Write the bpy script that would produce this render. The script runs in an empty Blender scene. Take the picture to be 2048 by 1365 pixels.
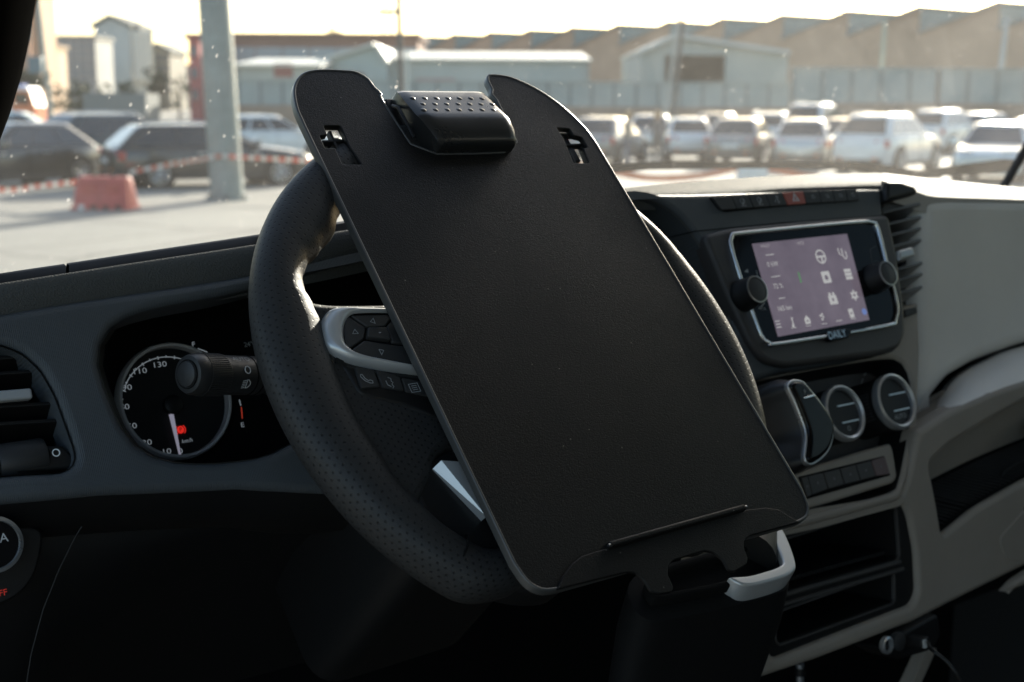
import bpy, bmesh, math, random
from mathutils import Vector, Matrix
from mathutils.geometry import delaunay_2d_cdt
R = math.radians
random.seed(7)
SC = bpy.context.scene
COL = SC.collection

# ------------------------------------------------------------------ camera
CP = Vector((0, 0, 2.0))                       # lens 2 m above the tarmac, at the open driver's door
YAW, PITCH, ROLL, FPX = 38.0, 10.1, 0.3, 2700.0
_y, _p, _r = R(YAW), R(PITCH), R(ROLL)
FWD = Vector((math.sin(_y)*math.cos(_p), math.cos(_y)*math.cos(_p), -math.sin(_p)))
_rt = Vector((math.cos(_y), -math.sin(_y), 0)); _up = _rt.cross(FWD)
RT = _rt*math.cos(_r) + _up*math.sin(_r)
UP = _up*math.cos(_r) - _rt*math.sin(_r)
cd = bpy.data.cameras.new('camera'); cam = bpy.data.objects.new('camera', cd); COL.objects.link(cam)
cam.matrix_world = Matrix(((RT.x, UP.x, -FWD.x, CP.x), (RT.y, UP.y, -FWD.y, CP.y), (RT.z, UP.z, -FWD.z, CP.z), (0, 0, 0, 1)))
cd.sensor_width = 36.0; cd.lens = FPX/2048*36; cd.clip_start = 0.02; cd.clip_end = 3000
cd.dof.use_dof = True; cd.dof.focus_distance = 0.90; cd.dof.aperture_fstop = 9.0; cd.dof.aperture_blades = 0
SC.camera = cam

# ------------------------------------------------------------------ light
SUN_AZ, SUN_EL = R(58), R(17)                  # measured from the van's nose towards the passenger side
w = bpy.data.worlds.new('World'); SC.world = w; w.use_nodes = True
nt = w.node_tree; nt.nodes.clear()
sky = nt.nodes.new('ShaderNodeTexSky'); sky.sky_type = 'NISHITA'; sky.sun_disc = False
sky.sun_elevation = SUN_EL; sky.sun_rotation = SUN_AZ; sky.dust_density = 1.8; sky.air_density = 1.0; sky.ozone_density = 1.0
bgn = nt.nodes.new('ShaderNodeBackground'); bgn.inputs['Strength'].default_value = 0.135
wo = nt.nodes.new('ShaderNodeOutputWorld')
nt.links.new(sky.outputs[0], bgn.inputs[0]); nt.links.new(bgn.outputs[0], wo.inputs[0])
sd = bpy.data.lights.new('sun', 'SUN'); sd.energy = 5.0; sd.angle = R(0.5); sd.color = (1.0, 0.92, 0.80)
sun = bpy.data.objects.new('sun', sd); COL.objects.link(sun)
SUND = Vector((math.sin(SUN_AZ)*math.cos(SUN_EL), math.cos(SUN_AZ)*math.cos(SUN_EL), math.sin(SUN_EL)))
sun.rotation_euler = (-SUND).to_track_quat('-Z', 'Y').to_euler()
SC.view_settings.view_transform = 'Standard'; SC.view_settings.look = 'None'
SC.view_settings.exposure = 1.22; SC.view_settings.gamma = 1.0; SC.view_settings.use_curve_mapping = False
SC.cycles.max_bounces = 8; SC.cycles.transparent_max_bounces = 16; SC.cycles.glossy_bounces = 4
SC.cycles.diffuse_bounces = 5; SC.cycles.caustics_reflective = False; SC.cycles.caustics_refractive = False
SC.cycles.sample_clamp_indirect = 6.0
SC.cycles.use_denoising = True

# ------------------------------------------------------------------ measuring helpers
def ray(px, py):
    return FWD + RT*((px-1024)/FPX) - UP*((py-682.5)/FPX)
def hit(px, py, O, n):
    d = ray(px, py); return CP + d*((O-CP).dot(n)/d.dot(n))
def hitY(px, py, Y): return hit(px, py, Vector((0, Y, 0)), Vector((0, 1, 0)))
def hitG(px, py, z=0.0): return hit(px, py, Vector((0, 0, z)), Vector((0, 0, 1)))
def far(px, py, D):                            # the point D metres ahead of the lens (along the view axis, level)
    h = Vector((math.sin(_y), math.cos(_y), 0)); return hit(px, py, CP + h*D, h)

class Frame:
    def __init__(s, O, tilt=0, twist=0):
        t, k = R(tilt), R(twist)
        s.O = Vector(O); s.ex = Vector((math.cos(k), math.sin(k), 0))
        s.ey = Vector((-math.sin(t)*math.sin(k), math.sin(t)*math.cos(k), math.cos(t))); s.ez = s.ex.cross(s.ey)
    def pt(s, u, v, w=0.0): return s.O + s.ex*u + s.ey*v + s.ez*w
    def at(s, px, py, w=0.0):
        P = hit(px, py, s.O + s.ez*w, s.ez) - s.O
        return (P.dot(s.ex), P.dot(s.ey))
    def tr(s, pts, w=0.0): return [s.at(x, y, w) for x, y in pts]
    def off(s, u=0, v=0, w=0):
        f = Frame((0, 0, 0)); f.O = s.pt(u, v, w); f.ex, f.ey, f.ez = s.ex.copy(), s.ey.copy(), s.ez.copy(); return f
    @staticmethod
    def axes(O, ex, ey):
        f = Frame((0, 0, 0)); f.O = Vector(O); f.ex = Vector(ex).normalized()
        f.ez = f.ex.cross(Vector(ey)).normalized(); f.ey = f.ez.cross(f.ex); return f

# ------------------------------------------------------------------ outlines
def area(l): return sum(a[0]*b[1]-b[0]*a[1] for a, b in zip(l, l[1:]+l[:1]))/2
def spline(pts, n, closed=False):
    P = [Vector(p) for p in pts]; m = len(P); out = []
    segs = m if closed else m-1
    L = [max(1e-9, (P[(i+1) % m]-P[i]).length) for i in range(segs)]; T = sum(L)
    for k in range(n):
        s = T*k/(n if closed else n-1); i = 0
        while i < segs-1 and s > L[i]: s -= L[i]; i += 1
        t = min(1, s/L[i])
        p1, p2 = P[i], P[(i+1) % m]
        p0 = P[i-1] if (closed or i > 0) else p1*2-p2
        p3 = P[(i+2) % m] if (closed or i+2 < m) else p2*2-p1
        out.append(0.5*((2*p1)+(p2-p0)*t+(2*p0-5*p1+4*p2-p3)*t*t+(3*p1-p0-3*p2+p3)*t**3))
    return out
def sp2(pts, n, closed=True): return [(v.x, v.y) for v in spline([(a, b, 0) for a, b in pts], n, closed)]
def rnd(pts, r, n=4):                          # round the corners of a closed outline; r a number or a list
    out = []; m = len(pts)
    for i in range(m):
        rr = r[i] if isinstance(r, (list, tuple)) else r
        p, a, b = Vector(pts[i]).to_2d(), Vector(pts[i-1]).to_2d(), Vector(pts[(i+1) % m]).to_2d()
        if rr <= 0: out.append((p.x, p.y)); continue
        da, db = (a-p), (b-p); la, lb = da.length, db.length
        c = min(rr, la*.49, lb*.49); s, e = p+da/la*c, p+db/lb*c
        for k in range(n+1):
            t = k/n; q = s*(1-t)**2+p*2*t*(1-t)+e*t*t; out.append((q.x, q.y))
    return out
def rect(u0, v0, u1, v1, r=0, n=4):
    q = [(u0, v0), (u1, v0), (u1, v1), (u0, v1)]
    return rnd(q, r, n) if r else q
def circ(u, v, r, n=32, r2=None): return [(u+r*math.cos(2*math.pi*k/n), v+(r2 or r)*math.sin(2*math.pi*k/n)) for k in range(n)]
def inset(l, d):                               # move every point to the left of its direction of travel
    m = len(l); out = []
    for i in range(m):
        p, a, b = Vector(l[i]).to_2d(), Vector(l[i-1]).to_2d(), Vector(l[(i+1) % m]).to_2d()
        e1, e2 = (p-a), (b-p)
        if e1.length < 1e-9: e1 = e2
        if e2.length < 1e-9: e2 = e1
        e1.normalize(); e2.normalize()
        n1, n2 = Vector((-e1.y, e1.x)), Vector((-e2.y, e2.x)); s = n1+n2; k = max(.35, 1+n1.dot(n2))
        q = p+s*(d/k); out.append((q.x, q.y))
    return out

# ------------------------------------------------------------------ meshes
def prism(bm, loops, f, w0, w1, bev=0.0, seg=3, back=True):
    loops = [list(l) for l in loops]
    L = []
    for i, l in enumerate(loops):
        l = [p for k, p in enumerate(l) if (Vector(p)-Vector(l[k-1])).length > 1e-7]
        if (area(l) < 0) == (i == 0): l = l[::-1]
        L.append(l)
    tops = []; bots = []; lay_ = bm.faces.layers.int.get('cap') or bm.faces.layers.int.new('cap')
    for l in L:
        rings = [[bm.verts.new(f.pt(u, v, w0)) for u, v in l]]
        bots.append(rings[0])
        if bev > 0:
            for k in range(seg+1):
                a = math.pi/2*k/seg; q = inset(l, bev*(1-math.cos(a)))
                rings.append([bm.verts.new(f.pt(u, v, w1-bev+bev*math.sin(a))) for u, v in q])
        else: rings.append([bm.verts.new(f.pt(u, v, w1)) for u, v in l])
        m = len(l)
        for A, B in zip(rings, rings[1:]):
            for i in range(m):
                j = (i+1) % m; bm.faces.new((A[i], A[j], B[j], B[i]))
        tops.append(rings[-1])
    def cap(vs, flip):
        flat = [v for r in vs for v in r]; ed = []; k = 0
        for r in vs: ed += [(k+i, k+(i+1) % len(r)) for i in range(len(r))]; k += len(r)
        p2 = [Vector(((v.co-f.O).dot(f.ex), (v.co-f.O).dot(f.ey))) for v in flat]; w_ = (flat[0].co-f.O).dot(f.ez)
        ov, _, fs, og, _, _ = delaunay_2d_cdt(p2, ed, [], 0, 1e-8)
        mp = [flat[o[0]] if o else bm.verts.new(f.pt(q.x, q.y, w_)) for q, o in zip(ov, og)]
        for t in fs:
            q = [mp[i] for i in t]
            if len(set(q)) < 3: continue
            gx_, gy_ = sum(ov[i].x for i in t)/len(t), sum(ov[i].y for i in t)/len(t); ins = False
            for a, b in ed:
                A, C = p2[a], p2[b]
                if (A.y > gy_) != (C.y > gy_) and gx_ < (C.x-A.x)*(gy_-A.y)/(C.y-A.y)+A.x: ins = not ins
            if not ins: continue
            nn = (q[1].co-q[0].co).cross(q[2].co-q[0].co).dot(f.ez)
            if (nn < 0) != flip: q = q[::-1]
            try: bm.faces.new(q)[lay_] = 1
            except ValueError: pass
    cap(tops, False)
    if back: cap(bots, True)
    return bm
def loft(bm, rows, cu=False, cv=False, caps=False, uv=None):
    G = [[bm.verts.new(p) for p in r] for r in rows]
    n, m = len(G), len(G[0]); lay = bm.loops.layers.uv.verify() if uv else None
    for i in range(n if cv else n-1):
        for j in range(m if cu else m-1):
            i2, j2 = (i+1) % n, (j+1) % m
            try: fc = bm.faces.new((G[i][j], G[i][j2], G[i2][j2], G[i2][j]))
            except ValueError: continue
            if uv:
                for lp, (a, b) in zip(fc.loops, ((i, j), (i, j+1), (i+1, j+1), (i+1, j))): lp[lay].uv = uv(a, b)
    if caps:
        for r in (G[0], G[-1]):
            try: bm.faces.new(r)
            except ValueError: pass
    return bm
def tube(bm, pts, r, n=8, cap=True):
    P = [Vector(p) for p in pts]; rows = []; ref = None
    for i, p in enumerate(P):
        t = (P[min(i+1, len(P)-1)]-P[max(i-1, 0)]).normalized()
        if ref is None: ref = t.orthogonal().normalized()
        ref = (ref-t*ref.dot(t)).normalized(); b = t.cross(ref)
        rr = r(i/(len(P)-1)) if callable(r) else r
        rows.append([p+(ref*math.cos(2*math.pi*k/n)+b*math.sin(2*math.pi*k/n))*rr for k in range(n)])
    return loft(bm, rows, cu=True, caps=cap)
def lathe(bm, prof, O, axis, n=40, caps=True, ref=None):
    ax = Vector(axis).normalized(); e = (Vector(ref) if ref else ax.orthogonal()); e = (e-ax*e.dot(ax)).normalized(); g = ax.cross(e); O = Vector(O)
    return loft(bm, [[O+ax*h+(e*math.cos(2*math.pi*k/n)+g*math.sin(2*math.pi*k/n))*r for k in range(n)] for r, h in prof], cu=True, caps=caps)
def boxf(bm, f, u0, u1, v0, v1, w0, w1):
    return prism(bm, [rect(u0, v0, u1, v1)], f, w0, w1)
def stroke(bm, pts, wd, f, w=0.0, th=0.0002, closed=False):     # a flat printed line
    P = [Vector(p).to_2d() for p in pts]; m = len(P)
    if closed:
        o = [tuple(p) for p in P]; prism(bm, [inset(o, -wd/2) if area(o) > 0 else inset(o[::-1], -wd/2), inset(o, wd/2) if area(o) > 0 else inset(o[::-1], wd/2)], f, w, w+th); return bm
    A, B = [], []
    for i, p in enumerate(P):
        t = (P[min(i+1, m-1)]-P[max(i-1, 0)]).normalized(); n = Vector((-t.y, t.x))*(wd/2); A.append(tuple(p+n)); B.append(tuple(p-n))
    return prism(bm, [A+B[::-1]], f, w, w+th)

def ob(name, bm, m, parent=None, smooth=True, ang=38, label=None):
    if isinstance(bm, bmesh.types.BMesh):
        bmesh.ops.recalc_face_normals(bm, faces=bm.faces)
        me = bpy.data.meshes.new(name); bm.to_mesh(me); bm.free()
    else: me = bm
    if m is not None and not me.materials: me.materials.append(m)
    if smooth:
        me.shade_smooth(); me.set_sharp_from_angle(angle=R(ang))
        at_ = me.attributes.get('cap')
        if at_:                                # the flat faces of a plate stay flat
            for i, d in enumerate(at_.data):
                if d.value: me.polygons[i].use_smooth = False
    o = bpy.data.objects.new(name, me); COL.objects.link(o)
    if parent is not None: attach(o, parent)
    if label: o['label'] = label
    return o
def wmat(p):
    return p.matrix_basis.copy() if p.parent is None else wmat(p.parent) @ p.matrix_parent_inverse @ p.matrix_basis
def attach(o, p):
    o.parent = p; o.matrix_parent_inverse = wmat(p).inverted()
def thing(name, loc, label, cat, group=None, rz=0.0):
    o = bpy.data.objects.new(name, None); COL.objects.link(o); o.location = loc; o.rotation_euler = (0, 0, rz); o.empty_display_size = .05
    return tag(o, label, cat, group)
def tag(o, label, cat=None, group=None, kind=None):
    o['label'] = label
    if cat: o['category'] = cat
    if group: o['group'] = group
    if kind: o['kind'] = kind
    return o
def B(): return bmesh.new()
def P1(name, loops, f, w0, w1, m, parent=None, bev=0.0, seg=3, **k): return ob(name, prism(B(), loops, f, w0, w1, bev, seg), m, parent, **k)
def text(name, s, f, u, v, size, m, parent=None, w=0.0, align='CENTER', rot=0.0, sx=1.0, shear=0.0, ext=0.0):
    c = bpy.data.curves.new(name, 'FONT'); c.body = s; c.size = size; c.align_x = align; c.align_y = 'CENTER'; c.resolution_u = 3; c.shear = shear
    c.extrude = ext
    o = bpy.data.objects.new(name, c); COL.objects.link(o)
    dg = bpy.context.evaluated_depsgraph_get(); me = bpy.data.meshes.new_from_object(o.evaluated_get(dg))
    bpy.data.objects.remove(o); bpy.data.curves.remove(c)
    cr, sr = math.cos(rot), math.sin(rot)
    for vt in me.vertices:
        x, y = vt.co.x*sx, vt.co.y
        vt.co = f.pt(u+x*cr-y*sr, v+x*sr+y*cr, w+vt.co.z)
    me.materials.clear(); me.materials.append(m); me.name = name
    return ob(name, me, m, parent, smooth=False)

# ------------------------------------------------------------------ materials
def new_mat(name):
    m = bpy.data.materials.new(name); m.use_nodes = True; t = m.node_tree; return m, t, t.nodes['Principled BSDF']
def node(t, typ, **k):
    n = t.nodes.new(typ)
    for a, b in k.items():
        if a in n.inputs: n.inputs[a].default_value = b
        else: setattr(n, a, b)
    return n
def noise_of(t, scale, detail=3, rough=.6, obj=True, src=None):
    tc = node(t, 'ShaderNodeTexCoord'); n = node(t, 'ShaderNodeTexNoise', Scale=scale, Detail=detail, Roughness=rough)
    t.links.new(tc.outputs['Object' if obj else 'Generated'], n.inputs['Vector']); return n
def M(name, col, rough=.5, metal=0.0, grain=None, spec=.5, coat=0.0, vary=None, smudge=0.0, emit=None, estr=1.0):
    m, t, b = new_mat(name)
    b.inputs['Base Color'].default_value = (*col, 1); b.inputs['Roughness'].default_value = rough; b.inputs['Metallic'].default_value = metal
    b.inputs['Specular IOR Level'].default_value = spec; b.inputs['Coat Weight'].default_value = coat; b.inputs['Coat Roughness'].default_value = .05
    if emit: b.inputs['Emission Color'].default_value = (*emit, 1); b.inputs['Emission Strength'].default_value = estr
    if grain:                                  # (cells per metre, strength, kind)
        sc, st = grain[0], grain[1]; tc = node(t, 'ShaderNodeTexCoord')
        if len(grain) > 2 and grain[2] == 'rib':
            n = node(t, 'ShaderNodeTexWave', Scale=sc, Distortion=0.4, Detail=1.0); n.inputs['Detail Scale'].default_value = 2.0
            t.links.new(tc.outputs['Object'], n.inputs['Vector']); h = n.outputs['Fac']
        elif len(grain) > 2 and grain[2] == 'cell':
            n = node(t, 'ShaderNodeTexVoronoi', Scale=sc); t.links.new(tc.outputs['Object'], n.inputs['Vector']); h = n.outputs['Distance']
        else:
            n = node(t, 'ShaderNodeTexNoise', Scale=sc, Detail=4.0, Roughness=.65); t.links.new(tc.outputs['Object'], n.inputs['Vector']); h = n.outputs['Fac']
        bp = node(t, 'ShaderNodeBump', Strength=st, Distance=.35/sc); t.links.new(h, bp.inputs['Height']); t.links.new(bp.outputs['Normal'], b.inputs['Normal'])
    if vary:                                   # (scale, amount): soft patches of wear and dust in the colour
        n = noise_of(t, vary[0], 5, .65); r = node(t, 'ShaderNodeValToRGB')
        a = vary[1]; r.color_ramp.elements[0].position = .3; r.color_ramp.elements[1].position = .72
        r.color_ramp.elements[0].color = (*[c*(1-a) for c in col], 1); r.color_ramp.elements[1].color = (*[min(1, c*(1+a)+a*.01) for c in col], 1)
        t.links.new(n.outputs['Fac'], r.inputs['Fac']); t.links.new(r.outputs['Color'], b.inputs['Base Color'])
    if smudge:
        n = noise_of(t, 14, 6, .7); mr = node(t, 'ShaderNodeMapRange'); mr.inputs['To Min'].default_value = max(.02, rough-smudge); mr.inputs['To Max'].default_value = rough+smudge
        mr.inputs['From Min'].default_value = .3; mr.inputs['From Max'].default_value = .7
        t.links.new(n.outputs['Fac'], mr.inputs['Value']); t.links.new(mr.outputs['Result'], b.inputs['Roughness'])
    return m
# ================================================================== the yard outside
HZ = Vector((math.sin(_y), math.cos(_y), 0)); HR = Vector((math.cos(_y), -math.sin(_y), 0))   # level view axis and its right
def zpx(py, D): return 2.0 + (203-py)/2743.0*D         # height of something seen at image row py, D metres ahead
def xpx(px, D): return (px-1024)/2700.0*D              # metres to the right of the view axis
def bgp(px, D, z=0.0): return Vector((0, 0, z)) + HZ*D + HR*xpx(px, D)
def bframe(px, D, z=0.0, turn=0.0):                    # upright frame facing the van; u right, v up, w towards the van
    a = R(turn); ex = HR*math.cos(a)+HZ*math.sin(a); return Frame.axes(bgp(px, D, z), ex, (0, 0, 1))

# tarmac
mg, t, b = new_mat('tarmac')
n1 = noise_of(t, .22, 6, .6); n2 = noise_of(t, 9, 8, .75)
mx = node(t, 'ShaderNodeMix', data_type='FLOAT'); mx.inputs[0].default_value = .45
t.links.new(n1.outputs['Fac'], mx.inputs[2]); t.links.new(n2.outputs['Fac'], mx.inputs[3])
cr = node(t, 'ShaderNodeValToRGB'); cr.color_ramp.elements[0].position = .36; cr.color_ramp.elements[1].position = .64
cr.color_ramp.elements[0].color = (.18, .17, .148, 1); cr.color_ramp.elements[1].color = (.32, .305, .262, 1)
t.links.new(mx.outputs[0], cr.inputs['Fac'])
tcg = node(t, 'ShaderNodeTexCoord'); wn = node(t, 'ShaderNodeTexNoise', Scale=.8, Detail=4.0); t.links.new(tcg.outputs['Object'], wn.inputs[0])
wa = node(t, 'ShaderNodeMix', data_type='VECTOR'); wa.inputs[0].default_value = .35; t.links.new(tcg.outputs['Object'], wa.inputs[4]); t.links.new(wn.outputs['Color'], wa.inputs[5])
ck = node(t, 'ShaderNodeTexVoronoi', feature='DISTANCE_TO_EDGE', Scale=.22); t.links.new(wa.outputs[1], ck.inputs['Vector'])
ckm = node(t, 'ShaderNodeMapRange'); ckm.inputs['From Max'].default_value = .012; ckm.inputs['To Min'].default_value = .55; ckm.inputs['To Max'].default_value = 1.0; t.links.new(ck.outputs['Distance'], ckm.inputs['Value'])
st_n = noise_of(t, .55, 3, .5); stm = node(t, 'ShaderNodeMapRange'); stm.inputs['From Min'].default_value = .60; stm.inputs['From Max'].default_value = .72; stm.inputs['To Min'].default_value = 1.0; stm.inputs['To Max'].default_value = .72; t.links.new(st_n.outputs['Fac'], stm.inputs['Value'])
cm_ = node(t, 'ShaderNodeMath', operation='MULTIPLY'); t.links.new(ckm.outputs[0], cm_.inputs[0]); t.links.new(stm.outputs[0], cm_.inputs[1])
cmx = node(t, 'ShaderNodeMix', data_type='RGBA', blend_type='MULTIPLY'); cmx.inputs[0].default_value = 1.0; t.links.new(cr.outputs[0], cmx.inputs[6]); t.links.new(cm_.outputs[0], cmx.inputs[7]); t.links.new(cmx.outputs[2], b.inputs['Base Color']); b.inputs['Roughness'].default_value = .85
bp = node(t, 'ShaderNodeBump', Strength=.5, Distance=.01); t.links.new(n2.outputs['Fac'], bp.inputs['Height']); t.links.new(bp.outputs[0], b.inputs['Normal'])
bm = B(); S = 1500
bm.faces.new([bm.verts.new(p) for p in ((-S, -S, 0), (S, -S, 0), (S, S, 0), (-S, S, 0))])
tag(ob('ground', bm, mg, smooth=False), 'pale weathered tarmac of the car park outside', kind='structure')

mt_pole = M('galvanised pole', (.21, .25, .24), .5, .15, vary=(3, .18))
mt_poleD = M('dark pole', (.05, .055, .055), .55, vary=(2, .15))
def pole(px, D, top_py, w_px, label, px_top=None, m=mt_pole, name='lamp_post', cat='lamp post', foot=False, tap=.86):
    b0 = bgp(px, D); b1 = bgp(px if px_top is None else px_top, D, zpx(top_py, D)); r = w_px/2700*D/2
    root = thing(name, b0, label, cat)
    bm = B(); tube(bm, [b0, b0.lerp(b1, .25), b0.lerp(b1, .5), b0.lerp(b1, .75), b1], lambda s: r*(1-(1-tap)*s), 24); ob('shaft', bm, m, root)
    bm = B(); lathe(bm, [(r*1.35, 0), (r*1.35, .03), (r*1.02, .05)], b0, (0, 0, 1), 24); ob('base_plate', bm, m, root)
    if foot:
        for k in range(6):
            a = k*math.pi/3; bm = B(); lathe(bm, [(.035, .03), (.035, .09), (.02, .11)], b0+Vector((math.cos(a), math.sin(a), 0))*r*1.2, (0, 0, 1), 6); ob('anchor_bolt', bm, mt_poleD, root)
    return root
# thick column beside the barrier: its foot meets the tarmac at row 403
DPOLE = 2.0*2743/(404-203)
pole(455, DPOLE, -420, 66, 'thick pale grey steel column standing right of the red barrier', px_top=426, name='steel_column', cat='column', foot=True)
lp = pole(116, 46, -300, 11, 'thin lamp post with a blue box, near the fire engine', px_top=78)
P1('junction_box', [rect(-.45, 0, .0, .55, .04)], bframe(104, 45.9, zpx(155, 46)), 0, .3, M('blue grey box', (.10, .17, .20), .5), lp, .02)
pole(806, 52, -300, 12, 'dark slim post rising behind the clip of the tray', px_top=794, m=mt_poleD)
pole(815, 60, 106, 7, 'short pale post beside the dark slim post', name='post', cat='post', m=M('pale post', (.42, .46, .43), .6))
pole(1332, 52, 42, 10, 'dark leaning post in front of the open shed', px_top=1354, m=mt_poleD, name='post', cat='post')
pole(1316, 56, 40, 8, 'pale leaning post left of the dark leaning one', px_top=1345, m=M('pale grey post', (.36, .37, .34), .6), name='post', cat='post')
pole(1972, 66, 36, 11, 'bluish lamp post before the factory wall, rightmost of all', px_top=1985, m=M('bluish post', (.28, .33, .36), .5))
pole(1742, 66, 40, 9, 'greenish lamp post against the saw-tooth factory above the white cars', px_top=1748, m=M('greenish post', (.34, .38, .32), .5))
pole(1858, 60, 140, 8, 'dark short fence post where the grey wall steps up', m=mt_poleD, name='post', cat='post')
# lattice mast far behind
mast = thing('radio_mast', bgp(780, 160), 'faint thin lattice mast left of the dark slim post', 'mast')
for dx in (-.45, .45):
    bm = B(); tube(bm, [bgp(780, 160)+HR*dx*1.5, bgp(776, 160, zpx(-60, 160))+HR*dx*.5], .09, 6); ob('upright', bm, mt_poleD, mast)
for k in range(14):
    z0 = .6+k*1.3; s = -1 if k % 2 else 1; bm = B()
    tube(bm, [bgp(779.5, 160, z0)+HR*.6*s, bgp(779.5, 160, z0+1.3)-HR*.6*s], .05, 5); ob('brace', bm, mt_poleD, mast)
bm = B(); boxf(bm, bframe(779, 159, zpx(33, 160)), -1.2, 1.2, -.2, .25, -.5, .5); ob('antenna_platform', bm, mt_poleD, mast, smooth=False)

# ------------------------------------------------------------------ saw-tooth factory, its front along the van's own direction
XF = 92.0
def fy(px): return XF/math.tan(R(YAW)+math.atan((px-1024)/2700.0))
yk0, pitchk = fy(1968), (fy(1230)-fy(1968))/6.0
HPK, HVL = 2.0+.0815*XF, 2.0+.0605*XF
m_brick = M('factory render', (.46, .31, .21), .9, vary=(.35, .16)); m_glz = M('north light glazing', (.22, .27, .26), .35, vary=(1.5, .15)); m_froof = M('factory roof', (.25, .26, .24), .8)
fac = thing('factory', (XF, yk0, 0), 'long brown factory with a saw-tooth roof behind the grey wall', 'factory')
fyz = Frame.axes((XF, 0, 0), (0, -1, 0), (0, 0, 1))     # u = -Y, v = Z, w = -X
for k in range(-2, 16):
    yp = yk0+k*pitchk; yv = yp+pitchk
    P1('bay_wall', [[(-yv, 0), (-yp, 0), (-yp, HPK), (-yv, HVL)]], fyz, -.5, 0, m_brick, fac, smooth=False)
    bm = B(); f = Frame.axes((XF+20, yp, 0), (1, 0, 0), (0, 0, 1)); boxf(bm, f, -19.9, 20, HVL-.2, HPK-.35, -.15, .05); ob('north_light', bm, m_glz, fac, smooth=False)
    q = B(); sl = Frame.axes((XF+20, yv, HVL), (1, 0, 0), (0, yp-yv, HPK-HVL)); boxf(q, sl, -20.2, 20, 0, math.hypot(pitchk, HPK-HVL), 0, .25); ob('roof_slope', q, m_froof, fac, smooth=False)
    for j in range(1, 8):
        bm = B(); boxf(bm, Frame.axes((XF+j*5, yp-.1, 0), (1, 0, 0), (0, 0, 1)), -.06, .06, HVL, HPK-.35, 0, .1); ob('mullion', bm, m_froof, fac, smooth=False)

# ------------------------------------------------------------------ grey wall of panels on a brown plinth
m_panel = M('wall panel', (.33, .37, .35), .75, vary=(.6, .10)); m_plinth = M('plinth', (.30, .22, .165), .9, vary=(.8, .15)); m_joint = M('panel post', (.20, .23, .22), .8)
def wall(px0, px1, D, yt, yb, n, label):
    f = bframe(px0, D); W = xpx(px1, D)-xpx(px0, D); zt, zb = zpx(yt, D), zpx(yb, D); s = W/n
    root = thing('perimeter_wall', f.pt(W/2, 0), label, 'wall')
    P1('plinth', [rect(0, 0, W, zb)], f, -.2, .12, m_plinth, root, smooth=False)
    for k in range(n):
        P1('panel', [rect(k*s+.08, zb, (k+1)*s-.08, zt-random.random()*.03)], f, -.06, random.uniform(0, .02), m_panel, root, smooth=False)
        P1('wall_post', [rect(k*s-.08, zb, k*s+.08, zt+.02)], f, -.1, .05, m_joint, root, smooth=False)
    P1('coping', [rect(-.1, zt, W+.1, zt+.10)], f, -.15, .10, m_panel, root, smooth=False)
wall(1574, 2260, 64, 139, 204, 12, 'taller grey panel wall on the right, behind the white cars')
wall(440, 1570, 80, 168, 214, 26, 'lower grey panel wall running behind the tray')

# ------------------------------------------------------------------ sheds and blocks
def shed(px0, px1, D, y_eave, y_ridge, ridge_px, deep, cw, cr, label, doors=(), turn=0, opening=None):
    f = bframe(px0, D, 0, turn); W = xpx(px1, D)-xpx(px0, D); ze, zr = zpx(y_eave, D), zpx(y_ridge, D); ur = xpx(ridge_px, D)-xpx(px0, D)
    root = thing('shed', f.pt(W/2, 0), label, 'shed')
    mw = M('shed wall', cw, .8, vary=(.5, .08)); mr = M('shed roof', cr, .6, vary=(.7, .08))
    holes = []
    if opening: holes = [rect(*opening)]
    P1('wall', [[(0, 0), (W, 0), (W, ze), (ur, zr), (0, ze)]]+holes, f, -.3, 0, mw, root, smooth=False)
    P1('rear_wall', [[(0, 0), (W, 0), (W, ze), (ur, zr), (0, ze)]], f, -deep, -deep+.3, mw, root, smooth=False)
    for u in (0, W-.3): P1('side_wall', [rect(u, 0, u+.3, ze-.05)], f, -deep, -.31, mw, root, smooth=False)
    for (ua, za), (ub, zb) in (((0, ze), (ur, zr)), ((ur, zr), (W, ze))):
        d = Vector((ub-ua, zb-za)).normalized(); nx = Vector((-d.y, d.x))*.22
        P1('roof_slope', [[(ua, za), (ub, zb), (ub+nx.x, zb+nx.y), (ua+nx.x, za+nx.y)]], f, -deep-.3, .5, mr, root, smooth=False)
    for (u0, v0, u1, v1, c) in doors:
        P1('door', [rect(u0, v0, u1, v1)], f, -.05, .06, M('shed door', c, .7), root, smooth=False)
    return root
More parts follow.
